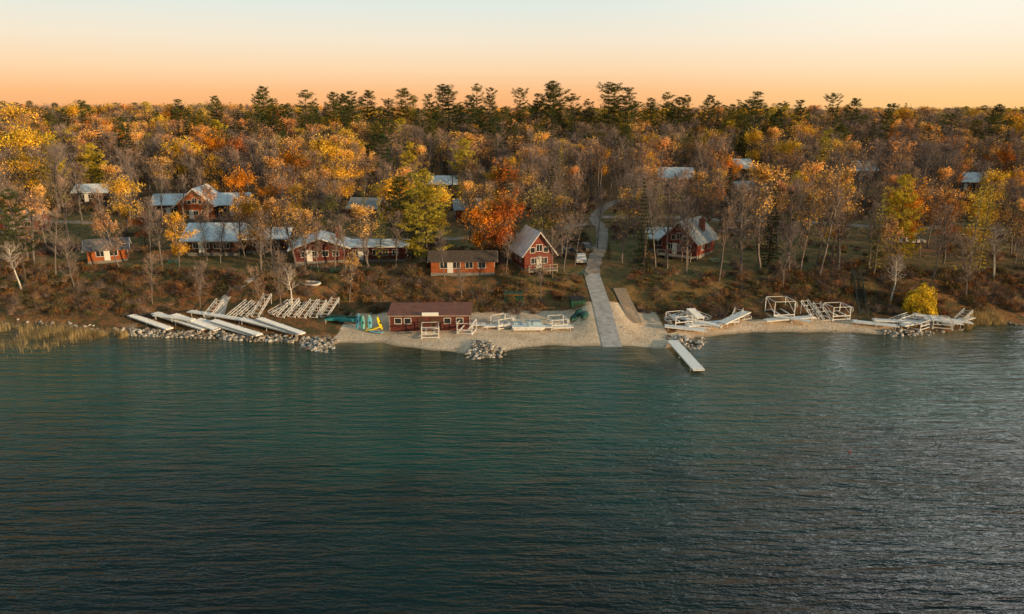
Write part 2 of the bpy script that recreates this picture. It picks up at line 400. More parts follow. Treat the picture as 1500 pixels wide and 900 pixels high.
xs = axis(-3500, 3500, -100, 100, .75); ys = axis(-2500, 5000, 90, 150, .6, 1.06)
ground, GX, GY = sheet('ground', xs, ys, hgt, ground_mat())
s = shore(GX); t = toe(GX)
sand = np.where((GX > -25.5) & (GX < 23) & (GY < t+1.0), 1., 0)
sand = np.where((GX >= 23) & (GX < 57) & (GY < s+4.2), 1., sand)
sand = np.where((GX <= -25.5) & (GX > -60) & (GY < s+3), .35, sand)
sand = np.where((GY < s-1), .6, sand)
sand = np.clip(sand*(GY < 130), 0, 1)
gf = .5+.5*wob(GX, GY, .11)
grass = np.clip((GY > top(GX)-1)*(GY < 178)*(.1+.5*gf)+((GX > 0) & (GX < 60) & (GY > 112) & (GY < 125))*.3, 0, 1)
grass = np.where((GX < -40) & (GY > 119) & (GY < 128), .7, grass)
wet = np.clip(1-(GY-s)/.8, 0, 1)*(GY < 140)*.7
col = np.stack([sand, grass, wet, np.ones_like(sand)], -1).astype(np.float32)
ca = ground.data.color_attributes.new('zone', 'FLOAT_COLOR', 'POINT'); ca.data.foreach_set('color', col.ravel())

# ------------------------------------------------------------------ water
def water_mat():
    m, nt, N, L = new_mat('lake_water')
    out = N.new('ShaderNodeOutputMaterial'); b = N.new('ShaderNodeBsdfPrincipled')
    tc = N.new('ShaderNodeTexCoord')
    at = N.new('ShaderNodeAttribute'); at.attribute_name = 'offshore'
    n0 = N.new('ShaderNodeTexNoise'); n0.inputs['Scale'].default_value = .07; n0.inputs['Detail'].default_value = 5
    L.new(tc.outputs['Object'], n0.inputs['Vector'])
    ma = N.new('ShaderNodeMath'); ma.operation = 'MULTIPLY_ADD'; ma.inputs[1].default_value = 38
    L.new(n0.outputs['Fac'], ma.inputs[0]); L.new(at.outputs['Fac'], ma.inputs[2])
    sb = N.new('ShaderNodeMapRange'); sb.inputs[1].default_value = 17; sb.inputs[2].default_value = 87
    L.new(ma.outputs[0], sb.inputs[0])
    r = ramp(N, [(0, (.16,.13,.065)), (.035, (.06,.07,.035)), (.09, (.014,.042,.026)), (.22, (.003,.070,.050)), (.42, (.0015,.058,.045)), (.60, (.001,.024,.022)), (.88, (.0006,.006,.0075))])
    L.new(sb.outputs[0], r.inputs[0]); L.new(r.outputs[0], b.inputs['Base Color'])
    b.inputs['Roughness'].default_value = .06; b.inputs['IOR'].default_value = 1.333
    def nz(scale, stretch, rot, det, dist=.4):
        mp = N.new('ShaderNodeMapping'); mp.inputs['Scale'].default_value = stretch; mp.inputs['Rotation'].default_value = (0, 0, rot)
        n = N.new('ShaderNodeTexNoise'); n.inputs['Scale'].default_value = scale; n.inputs['Detail'].default_value = det
        n.inputs['Distortion'].default_value = dist
        L.new(tc.outputs['Object'], mp.inputs[0]); L.new(mp.outputs[0], n.inputs['Vector']); return n
    calm = N.new('ShaderNodeMapRange'); calm.inputs[1].default_value = 0; calm.inputs[2].default_value = 26; calm.inputs[3].default_value = .32; calm.inputs[4].default_value = .9
    L.new(at.outputs['Fac'], calm.inputs[0])
    gust = nz(.045, (.6, 1, 1), radians(15), 3)
    gr_ = N.new('ShaderNodeMapRange'); gr_.inputs[1].default_value = .35; gr_.inputs[2].default_value = .65; gr_.inputs[3].default_value = .6; gr_.inputs[4].default_value = 1.15
    L.new(gust.outputs['Fac'], gr_.inputs[0])
    st = N.new('ShaderNodeMath'); st.operation = 'MULTIPLY'; st.use_clamp = True; L.new(calm.outputs[0], st.inputs[0]); L.new(gr_.outputs[0], st.inputs[1])
    a = nz(.85, (.16, 1, 1), radians(5), 2); c = nz(2.2, (.28, 1, 1), radians(-7), 3, .8); d = nz(6.5, (.5, 1, 1), radians(12), 2, .5)
    prev = None
    for n, ds in ((a, .60), (c, .26), (d, .055)):
        bb = N.new('ShaderNodeBump'); bb.inputs['Distance'].default_value = ds; L.new(st.outputs[0], bb.inputs['Strength'])
        L.new(n.outputs['Fac'], bb.inputs['Height'])
        if prev: L.new(prev.outputs[0], bb.inputs['Normal'])
        prev = bb
    L.new(prev.outputs[0], b.inputs['Normal'])
    L.new(b.outputs[0], out.inputs[0]); return m
wx = axis(-2500, 2500, -100, 100, 1.5); wy = axis(-2000, 330, 30, 115, 1.0, 1.1)
water, WX, WY = sheet('water', wx, wy, lambda X, Y: X*0, water_mat())
fa = water.data.attributes.new('offshore', 'FLOAT', 'POINT'); fa.data.foreach_set('value', (shore(WX)-WY).astype(np.float32))

# ------------------------------------------------------------------ roads and paths
def ribbon(name, pts, width, mat, lift=.05, n=60):
    pts = np.array(pts, float)
    d = np.r_[0, np.cumsum(np.hypot(*np.diff(pts, axis=0).T))]
    tt = np.linspace(0, d[-1], n)
    px = np.interp(tt, d, pts[:, 0]); py = np.interp(tt, d, pts[:, 1])
    for _ in range(6):
        px[1:-1] = (px[:-2]+2*px[1:-1]+px[2:])/4; py[1:-1] = (py[:-2]+2*py[1:-1]+py[2:])/4
    tx = np.gradient(px); ty = np.gradient(py); l = np.hypot(tx, ty); nx, ny = ty/l, -tx/l
    rows = []
    wv = 1+(.10*np.sin(tt*1.1)+.07*np.sin(tt*2.7+1) if mat.name.startswith('gravel') else 0*tt)
    for k in np.linspace(-1, 1, 5):
        X = px+nx*width/2*k*wv; Y = py+ny*width/2*k*wv; rows.append(np.column_stack([X, Y, hgt(X, Y)+lift]))
    rows = [rows[0]-[0, 0, .25]]+rows+[rows[-1]-[0, 0, .25]]
    V = np.stack(rows, 1); R = V.shape[1]
    i = np.arange(R-1)[None]+np.arange(n-1)[:, None]*R
    F = np.stack([i, i+R, i+R+1, i+1], -1).reshape(-1, 4)
    mb = MB(); mb.add(V.reshape(-1, 3), F[:, ::-1], 0); return mb.obj(name, [mat], smooth=False)
M_gravel = simple('gravel_lane', (.30,.245,.20), .95, var=.35, scale=.8, bump=.03)
road = [(14,95.2),(14,110),(13.6,122),(15.3,132),(18.3,145),(19.6,158),(18.8,167),(21,177),(26,190),(36,206),(60,216)]
ribbon('boat_ramp', road[:3], 2.7, M_conc, .06, 50)
ribbon('driveway', [(13.6,121.5)]+road[3:], 2.5, M_gravel, .05, 120)
ribbon('lane', [(20,170),(45,168),(80,160),(130,158),(200,165)], 3.0, M_gravel, .05, 150)
ribbon('lane', [(17,163),(0,150),(-22,146),(-45,150),(-70,160),(-110,166)], 2.4, M_gravel, .06, 150)
ribbon('footpath', [(-36,130),(-38.5,124),(-43,118.5),(-46,113),(-45,108)], 1.3, M_conc, .06, 40)

# ------------------------------------------------------------------ houses
def empty(name, x, y, z, rz=0):
    e = bpy.data.objects.new(name, None); e.empty_display_size = .5; scene.collection.objects.link(e)
    e.location = (x, y, z); e.rotation_euler = (0, 0, rz); return e
FOOT = []
def house(name, x, y, w, d, wh, rh, rot, wallm, roofm, ridge='y', over=.5, wins='f', nwin=3, chim=None, porch=False, big=False, winside=2, door=True, clear=True):
    rz = radians(rot); z = H(x, y)+.15
    e = empty(name, x, y, z, rz)
    FOOT.append((x, y, max(w, d)/2+1.5, clear))
    mb = MB(); box(mb, (0, 0, -.45), (w+.12, d+.12, 1.3)); mb.obj('foundation', [M_found], parent=e)
    z0 = .2; zt = wh
    if ridge == 'y': prof = [(-w/2, z0), (w/2, z0), (w/2, zt), (0, zt+rh), (-w/2, zt)]; half = w/2; ln = d
    else: prof = [(-d/2, z0), (d/2, z0), (d/2, zt), (0, zt+rh), (-d/2, zt)]; half = d/2; ln = w
    V = [(p[0], s*ln/2, p[1]) for s in (-1, 1) for p in prof]
    F4 = [[0,1,6,5],[1,2,7,6],[2,3,8,7],[3,4,9,8],[4,0,5,9]]
    mb = MB(); V = np.array(V)
    if ridge == 'x': V = V[:, [1, 0, 2]]*[1, -1, 1]
    mb.add(V, F4); mb.F += [[0,1,2,3,4],[5,6,7,8,9]]; mb.M += [0, 0]
    mb.obj('walls', [wallm], parent=e)
    sl = rh/half; mb = MB()
    for s in (-1, 1):
        xe = half+over; ze = zt-over*sl; th = .2
        a = [(0, zt+rh+.02), (s*xe, ze+.02), (s*xe, ze+.02+th), (0, zt+rh+.02+th)]
        V = np.array([(p[0], q*(ln/2+over), p[1]) for q in (-1, 1) for p in a])
        if ridge == 'x': V = V[:, [1, 0, 2]]*[1, -1, 1]
        mb.add(V, [[0,1,2,3],[7,6,5,4],[0,4,5,1],[1,5,6,2],[2,6,7,3]], 0)
        for q in (-1, 1):
            P0 = np.array([s*.02, q*(ln/2+over+.03), zt+rh+.06]); P1 = np.array([s*xe, q*(ln/2+over+.03), ze+.06])
            if ridge == 'x': P0 = P0[[1, 0, 2]]*[1, -1, 1]; P1 = P1[[1, 0, 2]]*[1, -1, 1]
            beam(mb, P0, P1, .12, 1)
    mb.obj('roof', [roofm, M_trim if roofm != M_roofb else M_wood], parent=e)
    def win(mf, mg, u, zb, ww, hh, face):
        if face == 'f': o = lambda a, b, c: (a, -d/2-b, c)
        elif face == 'r': o = lambda a, b, c: (w/2+b, a, c)
        else: o = lambda a, b, c: (-w/2-b, a, c)
        def bx(mbb, u0, u1, b0, b1, c0, c1):
            p = np.array(o((u0+u1)/2, (b0+b1)/2, (c0+c1)/2)); q = abs(np.array(o(u1, b1, c1))-np.array(o(u0, b0, c0))); box(mbb, p, q)
        bx(mg, u-ww/2, u+ww/2, -.02, .02, zb, zb+hh)
        t = .07
        bx(mf, u-ww/2-t, u-ww/2, -.02, .06, zb-t, zb+hh+t); bx(mf, u+ww/2, u+ww/2+t, -.02, .06, zb-t, zb+hh+t)
        bx(mf, u-ww/2, u+ww/2, -.02, .055, zb-t, zb); bx(mf, u-ww/2, u+ww/2, -.02, .055, zb+hh, zb+hh+t)
        if ww > .8: bx(mf, u-.025, u+.025, .02, .05, zb, zb+hh)
    mf, mg = MB(), MB()
    us = np.linspace(-w/2, w/2, nwin+2)[1:-1]
    for k, u in enumerate(us):
        win(mf, mg, u, 1.0, min(1.3, w/nwin*.45), .95, 'f')
    if ridge == 'y' and rh > 1.8:
        if wh+rh > 5.2: win(mf, mg, 0, wh+.1 if big else wh+.3, 1.0, 1.1, 'f')
        if big:
            for u in (-1.2, 1.2): win(mf, mg, u, wh-.1, .8, .85, 'f')
    for k in np.linspace(-d/2, d/2, winside+2)[1:-1]:
        win(mf, mg, k, 1.0, .9, .95, 'r'); win(mf, mg, k, 1.0, .9, .95, 'l')
    mf.obj('window_frames', [M_trim], parent=e); mg.obj('windows', [M_glass], parent=e)
    if door:
        mb = MB(); u = us[0]*.5+us[min(1, nwin-1)]*.5 if nwin > 1 else w*.3
        box(mb, (u, -d/2-.03, 1.2), (.95, .07, 2.0)); mb.obj('door', [M_trim], parent=e)
    if chim:
        mb = MB(); cx, cy, ch = chim; box(mb, (cx, cy, ch/2), (.9, .9, ch)); box(mb, (cx, cy, ch+.08), (1.1, 1.1, .16)); box(mb, (cx, cy, ch+.3), (.4, .4, .3))
        mb.obj('chimney', [M_stone], parent=e)
    if porch:
        mb = MB(); py = -d/2-2.2
        box(mb, (0, -d/2-1.15, .1), (w, 2.2, .15))
        for u in np.linspace(-w/2+.1, w/2-.1, 5):
            beam(mb, (u, py+.1, -.8), (u, py+.1, 1.1), .12)
        beam(mb, (-w/2, py+.1, 1.1), (w/2, py+.1, 1.1), .1); beam(mb, (-w/2, py+.1, .6), (w/2, py+.1, .6), .06)
        mb.obj('porch', [M_wood], parent=e)
    return e

house('red_gable_house', 3.6, 125.6, 5.2, 7, 3.0, 3.3, 17, M_red, M_roofw, 'y', .6, nwin=2, big=True, porch=True)
house('log_cabin', -8.3, 121.9, 10.6, 4.2, 2.3, 1.1, 2, M_orng, M_roofb, 'x', .5, nwin=4)
house('chalet_house', 33.0, 135, 6.8, 8, 2.9, 3.2, -38, M_red, M_roofg, 'y', .7, nwin=3, big=True, porch=True, chim=(2, 1, 6.2))
house('garage', 28.4, 138.5, 4.4, 5, 2.4, 1.5, -20, M_brown, M_roofw, 'x', .5, nwin=1)
house('lodge', -34.8, 131.2, 9, 8, 2.6, 1.6, 12, M_dkred, M_roofw, 'y', .9, nwin=4, chim=(3.2, 1, 5.4))
house('lodge_annex', -24.6, 131.8, 10.5, 6, 2.6, .6, 3, M_dkred, M_roofw, 'x', .7, nwin=5)
house('dining_hall', -55.4, 137, 9.4, 8.2, 2.7, 2.2, 0, M_brown, M_roofw, 'x', .8, nwin=4)
house('dining_hall_wing', -46.2, 138, 7.4, 6, 2.6, 1.3, 4, M_brown, M_roofw, 'x', .7, nwin=3)
house('small_red_cabin', -73.5, 131, 6.2, 5, 2.3, 1.3, 24, M_orng, M_roofd, 'x', .6, nwin=2)
house('back_lodge', -72, 170, 7.5, 10, 3.6, 3.2, 6, M_orng, M_roofw, 'y', .9, nwin=3, big=True)
house('back_lodge_wing', -79.6, 172, 7, 7, 3.0, 1.8, 6, M_brown, M_roofw, 'x', .6, nwin=2)
house('back_lodge_wing', -64.6, 171, 6.4, 7, 3.0, 2.0, 6, M_brown, M_roofw, 'x', .6, nwin=2)
house('cabin', -106, 158, 8, 6, 2.6, 1.8, 10, M_red, M_roofg, 'x', nwin=3)
house('cabin', -107, 189, 8, 6, 2.6, 1.6, 5, M_brown, M_roofw, 'x', nwin=3)
house('cabin', -33.5, 169, 6.5, 6, 2.6, 1.8, -12, M_brown, M_roofg, 'x', nwin=2)
house('cabin', -10, 166.5, 6, 6, 2.6, 1.8, 10, M_red, M_roofg, 'x', nwin=2)
house('cabin', -19, 207, 7, 6, 2.6, 1.8, 0, M_brown, M_roofw, 'x', nwin=2)
house('cabin', 47, 213, 9, 7, 3.2, 2.4, -10, M_brown, M_roofw, 'x', nwin=3)
house('cabin', 72, 238, 8, 7, 3.2, 2.4, 10, M_brown, M_roofw, 'x', nwin=3)
house('cabin', 62, 195, 8, 7, 2.8, 2, 20, M_brown, M_roofg, 'x', nwin=3)
house('cabin', 108, 232, 9, 7, 3.2, 2.4, 10, M_brown, M_roofw, 'x', nwin=3)
house('cabin', 132, 215, 9, 7, 2.8, 2.2, -10, M_brown, M_roofw, 'x', nwin=3)
house('cabin', 99, 178, 8, 6, 2.6, 1.9, -10, M_brown, M_roofd, 'x', nwin=3)

def boathouse():
    x, y = -12.1, 104.8; z = H(x, 102.8)
    e = empty('boathouse', x, y, z, radians(1)); FOOT.append((x, y, 7, False))
    w, d = 11.6, 4.2
    mb = MB(); V = np.array([(-w/2,-d/2,-.5),(w/2,-d/2,-.5),(w/2,d/2,-.5),(-w/2,d/2,-.5),(-w/2,-d/2,2.4),(w/2,-d/2,2.4),(w/2,d/2,2.9),(-w/2,d/2,2.9)])
    mb.add(V, [[0,3,2,1],[4,5,6,7],[0,1,5,4],[1,2,6,5],[2,3,7,6],[3,0,4,7]]); mb.obj('walls', [M_dkred], parent=e)
    mb = MB(); V = np.array([(-w/2-.3,-d/2-.6,2.37),(w/2+.3,-d/2-.6,2.37),(w/2+.3,d/2+.3,2.98),(-w/2-.3,d/2+.3,2.98)]); 
    mb.add(np.r_[V, V+[0,0,.16]], [[0,3,2,1],[4,5,6,7],[0,1,5,4],[1,2,6,5],[2,3,7,6],[3,0,4,7]]); mb.obj('roof', [simple('red_brown_roof', (.22,.095,.07), .7, var=.2, scale=1)], parent=e)
    mb = MB(); beam(mb, (-w/2-.3, -d/2-.66, 2.42), (w/2+.3, -d/2-.66, 2.42), .12)
    for u in (-w/2-.03, w/2+.03): beam(mb, (u, -d/2-.03, 0), (u, -d/2-.03, 2.3), .1)
    mb.obj('trim', [M_wood], parent=e)
    mb = MB(); g = MB()
    for u in (-4.6, -3.2, 2.6, 4.4):
        box(g, (u, -d/2-.01, 1.5), (.9, .04, .75)); 
        box(mb, (u, -d/2-.02, 1.92), (1.08, .08, .08)); box(mb, (u, -d/2-.02, 1.08), (1.08, .08, .08)); box(mb, (u-.5, -d/2-.02, 1.5), (.08, .08, .76)); box(mb, (u+.5, -d/2-.02, 1.5), (.08, .08, .76))
    mb.obj('window_frames', [M_trim], parent=e); g.obj('windows', [M_glass], parent=e)
    mb = MB(); box(mb, (-1.2, -d/2-.03, .95), (1.0, .07, 2.0)); box(mb, (.9, -d/2-.03, .95), (1.6, .07, 2.0)); mb.obj('doors', [M_brown], parent=e)
    mb = MB(); box(mb, (.2, -d/2-.75, 2.72), (2.4, .06, .5)); mb.obj('sign_board', [M_white], parent=e)
boathouse()

# ------------------------------------------------------------------ shore equipment
def dock_section(name, a, b, width, mat, mat2, legs=.5, lift=0., zz=None):
    a = np.array(a, float); b = np.array(b, float); L = np.hypot(*(b-a)); ang = math.atan2(b[1]-a[1], b[0]-a[0])
    za = (zz[0] if zz else H(*a)+legs+lift); zb = (zz[1] if zz else H(*b)+legs+lift)
    mb = MB(); n = int(L/.3)
    for i in range(n):
        x = (i+.5)*.3; z = za+(zb-za)*x/L
        box(mb, (x, 0, z), (.27, width, .05), 0)
    for s in (-1, 1):
        beam(mb, (0, s*width/2, za-.06), (L, s*width/2, zb-.06), .16, 1)
    beam(mb, (0, -width/2, za-.09), (0, width/2, za-.09), .14, 1); beam(mb, (L, -width/2, zb-.09), (L, width/2, zb-.09), .14, 1)
    for f in (.08, .5, .92):
        for s in (-1, 1):
            z = za+(zb-za)*f; beam(mb, (L*f, s*(width/2+.04), z+.15), (L*f, s*(width/2+.04), z-max(legs, .2)-.3), .06, 1)
    return mb.obj(name, [mat, mat2], (a[0], a[1], 0), ang)

for a, b, w, lf in [((-58.5,108),(-50.5,103.2),1.1,.1), ((-55,108.3),(-45,102.6),1.2,.35), ((-51.5,107),(-43,102),1.1,.55), ((-47.5,106),(-37,100.6),1.2,.2),
                 ((-44.8,105),(-36.2,100),1.1,.5), ((-41,106),(-30.5,100.6),1.2,.25), ((-38,105.4),(-30,100),1.0,.55), ((-50,109.2),(-40,105.6),1.0,.2), ((-54,106.4),(-47.5,104.6),.9,.8)]:
    dock_section('dock_section', a, b, w, M_white, M_alu, .35, lf)
dock_section('dock', (22.6,98.2), (23.4,86.4), 1.4, M_white, M_alu, .7, 0, (.55,.5))
dock_section('wooden_walkway', (18.6,105.2), (17.5,116), 1.8, M_wood, M_wood, .15)

def dock_frame(name, x, y, L, W, rz, pitch, mat=M_alu, lift=.25):
    mb = MB()
    c, s_ = cos(pitch), sin(pitch)
    T = lambda u, v, q=0: (u, v*c-q*s_, v*s_+q*c+lift)
    for u in (-W/2, W/2):
        beam(mb, T(u, 0), T(u, L), .10); beam(mb, T(u, 0, .35), T(u, L, .35), .07)
    for v in np.linspace(0, L, int(L/.75)+1):
        beam(mb, T(-W/2, v), T(W/2, v), .07)
        for u in (-W/2, W/2): beam(mb, T(u, v), T(u, v, .35), .05)
    for v in (0.3, L-.3):
        for u in (-W/2, W/2): beam(mb, T(u, v), (u, v*c, -.4), .06)
    return mb.obj(name, [mat], (x, y, H(x, y)), rz)
for x, y, r in [(-46.6,107.5,-.25),(-43,107.4,-.3),(-41.2,107.8,-.32),(-39.3,107.5,-.28),(-35.4,107.3,-.3),(-33.8,107.5,-.26),(-32.1,107.2,-.3),(-30.4,107.4,-.22),(-28.8,107.6,-.25),(-37.2,108.5,-.5)]:
    dock_frame('dock_frame', x, y, 4.4+rng.uniform(-.8, .7), 1.2, r+rng.normal()*.10, radians(24+rng.normal()*5))

def boat_lift(name, x, y, rz, w=3., l=3.4, h=2.3, s=1.):
    mb = MB(); w *= s; l *= s; h *= s
    for u in (-w/2, w/2):
        beam(mb, (u, -l/2, .1), (u, l/2, .1), .12); beam(mb, (u, -l/2, h), (u, l/2, h), .09)
        for v in (-l/2, l/2):
            beam(mb, (u, v, -.2), (u, v, h), .10); box(mb, (u, v, 0), (.35, .35, .05))
        beam(mb, (u*.5, -l/2+.1, .75), (u*.5, l/2-.1, .75), .16)
        beam(mb, (u, -l/2, .9), (u, l/2, h), .05)
    for v in (-l/2, l/2):
        beam(mb, (-w/2, v, .1), (w/2, v, .1), .10); beam(mb, (-w/2, v, .62), (w/2, v, .62), .12)
        beam(mb, (-w/2, v, h), (w/2, v, h), .07)
    n = 14; cc = np.array([w/2+.12, -l/2, h*.8]); a = np.linspace(0, 2*pi, n+1)
    P = cc+np.column_stack([np.zeros(n+1), .45*np.cos(a), .45*np.sin(a)])
    tubes(mb, P[:-1], P[1:], .03, .03, 4)
    for k in range(0, n, 4): beam(mb, cc, P[k], .03)
    return mb.obj(name, [M_alu], (x, y, H(x, y)), rz)
boat_lift('boat_lift', -11.8, 100.8, .1, 2.4, 2.6, 1.6)
boat_lift('boat_lift', -6.6, 102.2, -.2, 2.2, 2.6, 1.6)
boat_lift('boat_lift', -1.5, 104.5, .5, 2.4, 2.6, 1.5)
boat_lift('boat_lift', 6.8, 104.6, .2, 2.4, 2.6, 1.4)
boat_lift('boat_lift', 25.2, 106, .3, 2.8, 3, 1.5)
boat_lift('boat_lift', 41.4, 109, .1, 3.2, 3.2, 2.7)
boat_lift('boat_lift', 50, 108.5, .15, 2.8, 2.8, 2.0)
boat_lift('boat_lift', 60.5, 105.3, .6, 2.6, 3, 1.2)
boat_lift('boat_lift', 64.5, 105.6, -.3, 2.6, 3, 1.2)
for a, b, w, lf in [((24.5,107.5),(31,103.8),1.2,.4),((26,104.2),(34,106.3),1.2,.2),((27.5,108.8),(28.2,105.2),1.2,1.0),((31.2,104.4),(36.2,108.6),1.3,.6),((22.6,103.6),(28.5,102.6),1.2,.2),
                 ((38.3,106.2),(46.2,107.6),1.0,.3),((40,107.4),(45,105.6),.8,.5),
                 ((51.5,106),(57.5,104.2),1.2,.3),((54.5,105.9),(61,105.3),1.0,.5),((58,104.2),(65,106.8),1.0,.4),((61.5,107.6),(69.5,106),1.0,.7),((65,105),(71,108.6),1.0,.3),((62,105.6),(67.2,104.6),.9,.9)]:
    dock_section('dock_section', a, b, w, M_white, M_alu, .3, lf)
for x, y, r, p in [(23.5,106.5,-1.1,8),(30,107,.9,12),(33.5,106,-.5,20),(46.5,107.5,.35,35),(48,107,.2,30),(57.6,106.3,-1.2,10),(63,106.5,1.3,8),(68.2,107.3,-.9,15),(29.5,104.2,1.5,5),(36,107.3,.3,5)]:
    dock_frame('dock_frame', x, y, 3.6, 1.2, r, radians(p))
for a, b in [((-8.5,104.2),(-4,104.0)), ((-4.2,103.3),(2,104.3)), ((4,103.4),(9,103.2))]:
    dock_section('dock_section', a, b, 1.0, M_white, M_alu, .4, .1)

def hull(name, L, W, Hh, mats, x, y, z, rz, rx=0., ry=0., closed=True):
    mb = MB(); n = 15; k = 12; t = np.linspace(-1, 1, n); rows = []
    for u in t:
        f = max(.02, (1-abs(u)**2.4))**.7; sheer = .22*Hh*u*u
        a = np.linspace(0, pi, k)
        rows.append(np.column_stack([np.full(k, u*L/2*(1-.03)), np.cos(a)*W/2*f, Hh+sheer-np.sin(a)**.75*Hh*(f**.5)]))
    V = np.array(rows).reshape(-1, 3); i = np.arange(k-1)[None]+np.arange(n-1)[:, None]*k
    mb.add(V, np.stack([i, i+k, i+k+1, i+1], -1).reshape(-1, 4), 0)
    if closed:
        top_ = np.array([[r[0], .5*r[0]+.5*r[-1]+[0, 0, Hh*.25], r[-1]] for r in rows]).reshape(-1, 3)
        j = np.arange(2)[None]+np.arange(n-1)[:, None]*3
        mb.add(top_, np.stack([j, j+1, j+4, j+3], -1).reshape(-1, 4), 0)
        aa = np.linspace(0, 2*pi, 13)[:-1]; mb.add(np.column_stack([np.cos(aa)*L*.08, np.sin(aa)*W*.22, np.full(12, Hh*1.27)]), [list(range(12))], 1)
    else:
        V2 = V*[.97, .93, 1]+[0, 0, .04]; mb.add(V2, np.stack([i, i+1, i+k+1, i+k], -1).reshape(-1, 4), 1)
        for e_ in (0, k-1):
            P = V.reshape(n, k, 3)[:, e_]; tubes(mb, P[:-1], P[1:], .035, .035, 4, 0)
        for u in (-.45, 0, .45):
            box(mb, (u*L/2, 0, Hh*.72), (.28, W*.85, .05), 2)
    o = mb.obj(name, mats, (x, y, z), rz); o.rotation_euler = (rx, ry, rz); return o
hull('rowboat', 3.6, 1.25, .5, [M_white, M_white, M_wood], -32.6, 115.6, H(-32.6, 115.6)+.12, -.15, radians(16), 0, False)
cols = [M_blue, M_teal, M_yel, M_yel, M_blue, M_yel, M_blue]
for k, (x, y, l, a, b) in enumerate([(-22.6,103.5,2.5,60,-76),(-22.0,103.3,2.3,110,-80),(-21.2,103.7,2.2,20,-74),(-20.4,102.7,2.4,10,-12),(-20.9,103.2,2.4,100,-84),(-19.6,103.4,2.2,140,-60),(-19.8,102.0,2.6,-15,0)]):
    zc = H(x, y)+max(l/2*abs(sin(radians(b))), .05)
    hull('kayak', l, .62, .22, [cols[k], M_tire], x, y, zc, radians(a), 0, radians(b), True)
for k, (x, y) in enumerate([(-26.8,107.2),(-26.6,106.2),(-24.6,106.9),(-24.2,105.9)]):
    hull('canoe', 4.0, .8, .34, [[M_green, M_teal][k % 2], M_brown, M_wood], x, y, H(x, y)+.75, .1, pi, 0, False)
mb = MB()
for x in (-28, -23):
    beam(mb, (x, 105.4, .2), (x, 105.4, 1.5), .1); beam(mb, (x, 107.6, .2), (x, 107.6, 1.6), .1); beam(mb, (x, 105.2, 1.12), (x, 107.8, 1.12), .09)
mb.obj('canoe_rack', [M_wood])
for x, y, r in [(9.6,107.5,1.2),(11.0,107.0,1.35),(10.3,108.6,1.25)]:
    hull('rowboat', 3.6, 1.2, .45, [M_green, M_teal, M_wood], x, y, H(x, y)+.5, r, pi*.97, 0, False)

def pontoon(x, y, rz):
    e = empty('pontoon_boat', x, y, H(x, y)+.3, rz)
    mb = MB()
    for s in (-1, 1):
        P = np.array([[-2.4, s*.75, 0], [-2.1, s*.75, 0], [2.0, s*.75, 0], [2.5, s*.75, .12]]); tubes(mb, P[:-1], P[1:], [.08, .24, .24], [.24, .24, .05], 10)
    mb.obj('pontoons', [M_alu], parent=e)
    mb = MB(); box(mb, (0, 0, .3), (4.6, 1.9, .1)); mb.obj('deck', [M_white], parent=e)
    mb = MB()
    for u in np.linspace(-2.2, 2.2, 6):
        for s in (-.9, .9): beam(mb, (u, s, .35), (u, s, .95), .05)
    for s in (-.9, .9): beam(mb, (-2.2, s, .95), (2.2, s, .95), .05); beam(mb, (-2.2, s, .65), (2.2, s, .65), .04)
    box(mb, (-1.4, .5, .55), (1.2, .6, .4)); box(mb, (1.4, .5, .55), (1.2, .6, .4)); box(mb, (.2, -.4, .7), (.5, .5, .7))
    mb.obj('rails_and_seats', [M_cover], parent=e)
pontoon(2.3, 103.3, .03)

def picnic_table(x, y, rz, mat=M_green):
    mb = MB(); box(mb, (0, 0, .75), (1.8, .75, .05)); 
    for s in (-1, 1):
        box(mb, (0, s*.68, .45), (1.8, .25, .05))
        beam(mb, (s*.7, -.7, 0), (s*.7, -.2, .72), .08); beam(mb, (s*.7, .7, 0), (s*.7, .2, .72), .08); beam(mb, (s*.7, -.75, .42), (s*.7, .75, .42), .07)
    mb.obj('picnic_table', [mat], (x, y, H(x, y)), rz)
for x, y, r in [(1, 113.2, 0), (-30, 121.6, .3), (-33.5, 122, -.2), (-28, 123, .2), (12, 121, 1.2), (36, 128, .4), (-60, 127, .2)]: picnic_table(x, y, r)

def swing(x, y):
    mb = MB()
    for s in (-1, 1):
        beam(mb, (s*1.3, -.8, 0), (s*1.3, 0, 1.9), .1); beam(mb, (s*1.3, .8, 0), (s*1.3, 0, 1.9), .1)
    beam(mb, (-1.4, 0, 1.9), (1.4, 0, 1.9), .1)
    box(mb, (0, 0, .55), (1.9, .5, .06)); box(mb, (0, .26, .9), (1.9, .05, .6))
    for s in (-.9, .9): beam(mb, (s, 0, .55), (s, 0, 1.9), .03)
    box(mb, (0, 0, 2.05), (3, 1.4, .07))
    mb.obj('garden_swing', [M_green], (x, y, H(x, y)), 0)
swing(.2, 112.6)

def dumpster(x, y, rz):
    mb = MB(); V = np.array([(-1,-.7,.1),(1,-.7,.1),(1,.7,.1),(-1,.7,.1),(-1.1,-.8,1.2),(1.1,-.8,1.2),(1.1,.8,1.5),(-1.1,.8,1.5)])
    mb.add(V, [[0,3,2,1],[0,1,5,4],[1,2,6,5],[2,3,7,6],[3,0,4,7]]); mb.add(V[4:]+[0, 0, .06], [[0,1,2,3]], 1)
    for u in (-.55, 0, .55): beam(mb, (u, -.78, .15), (u, -.84, 1.15), .06)
    beam(mb, (-1.2, -.82, .95), (1.2, -.82, .95), .08)
    mb.obj('dumpster', [M_green, M_tire], (x, y, H(x, y)), rz)
dumpster(10.2, 111, .2)

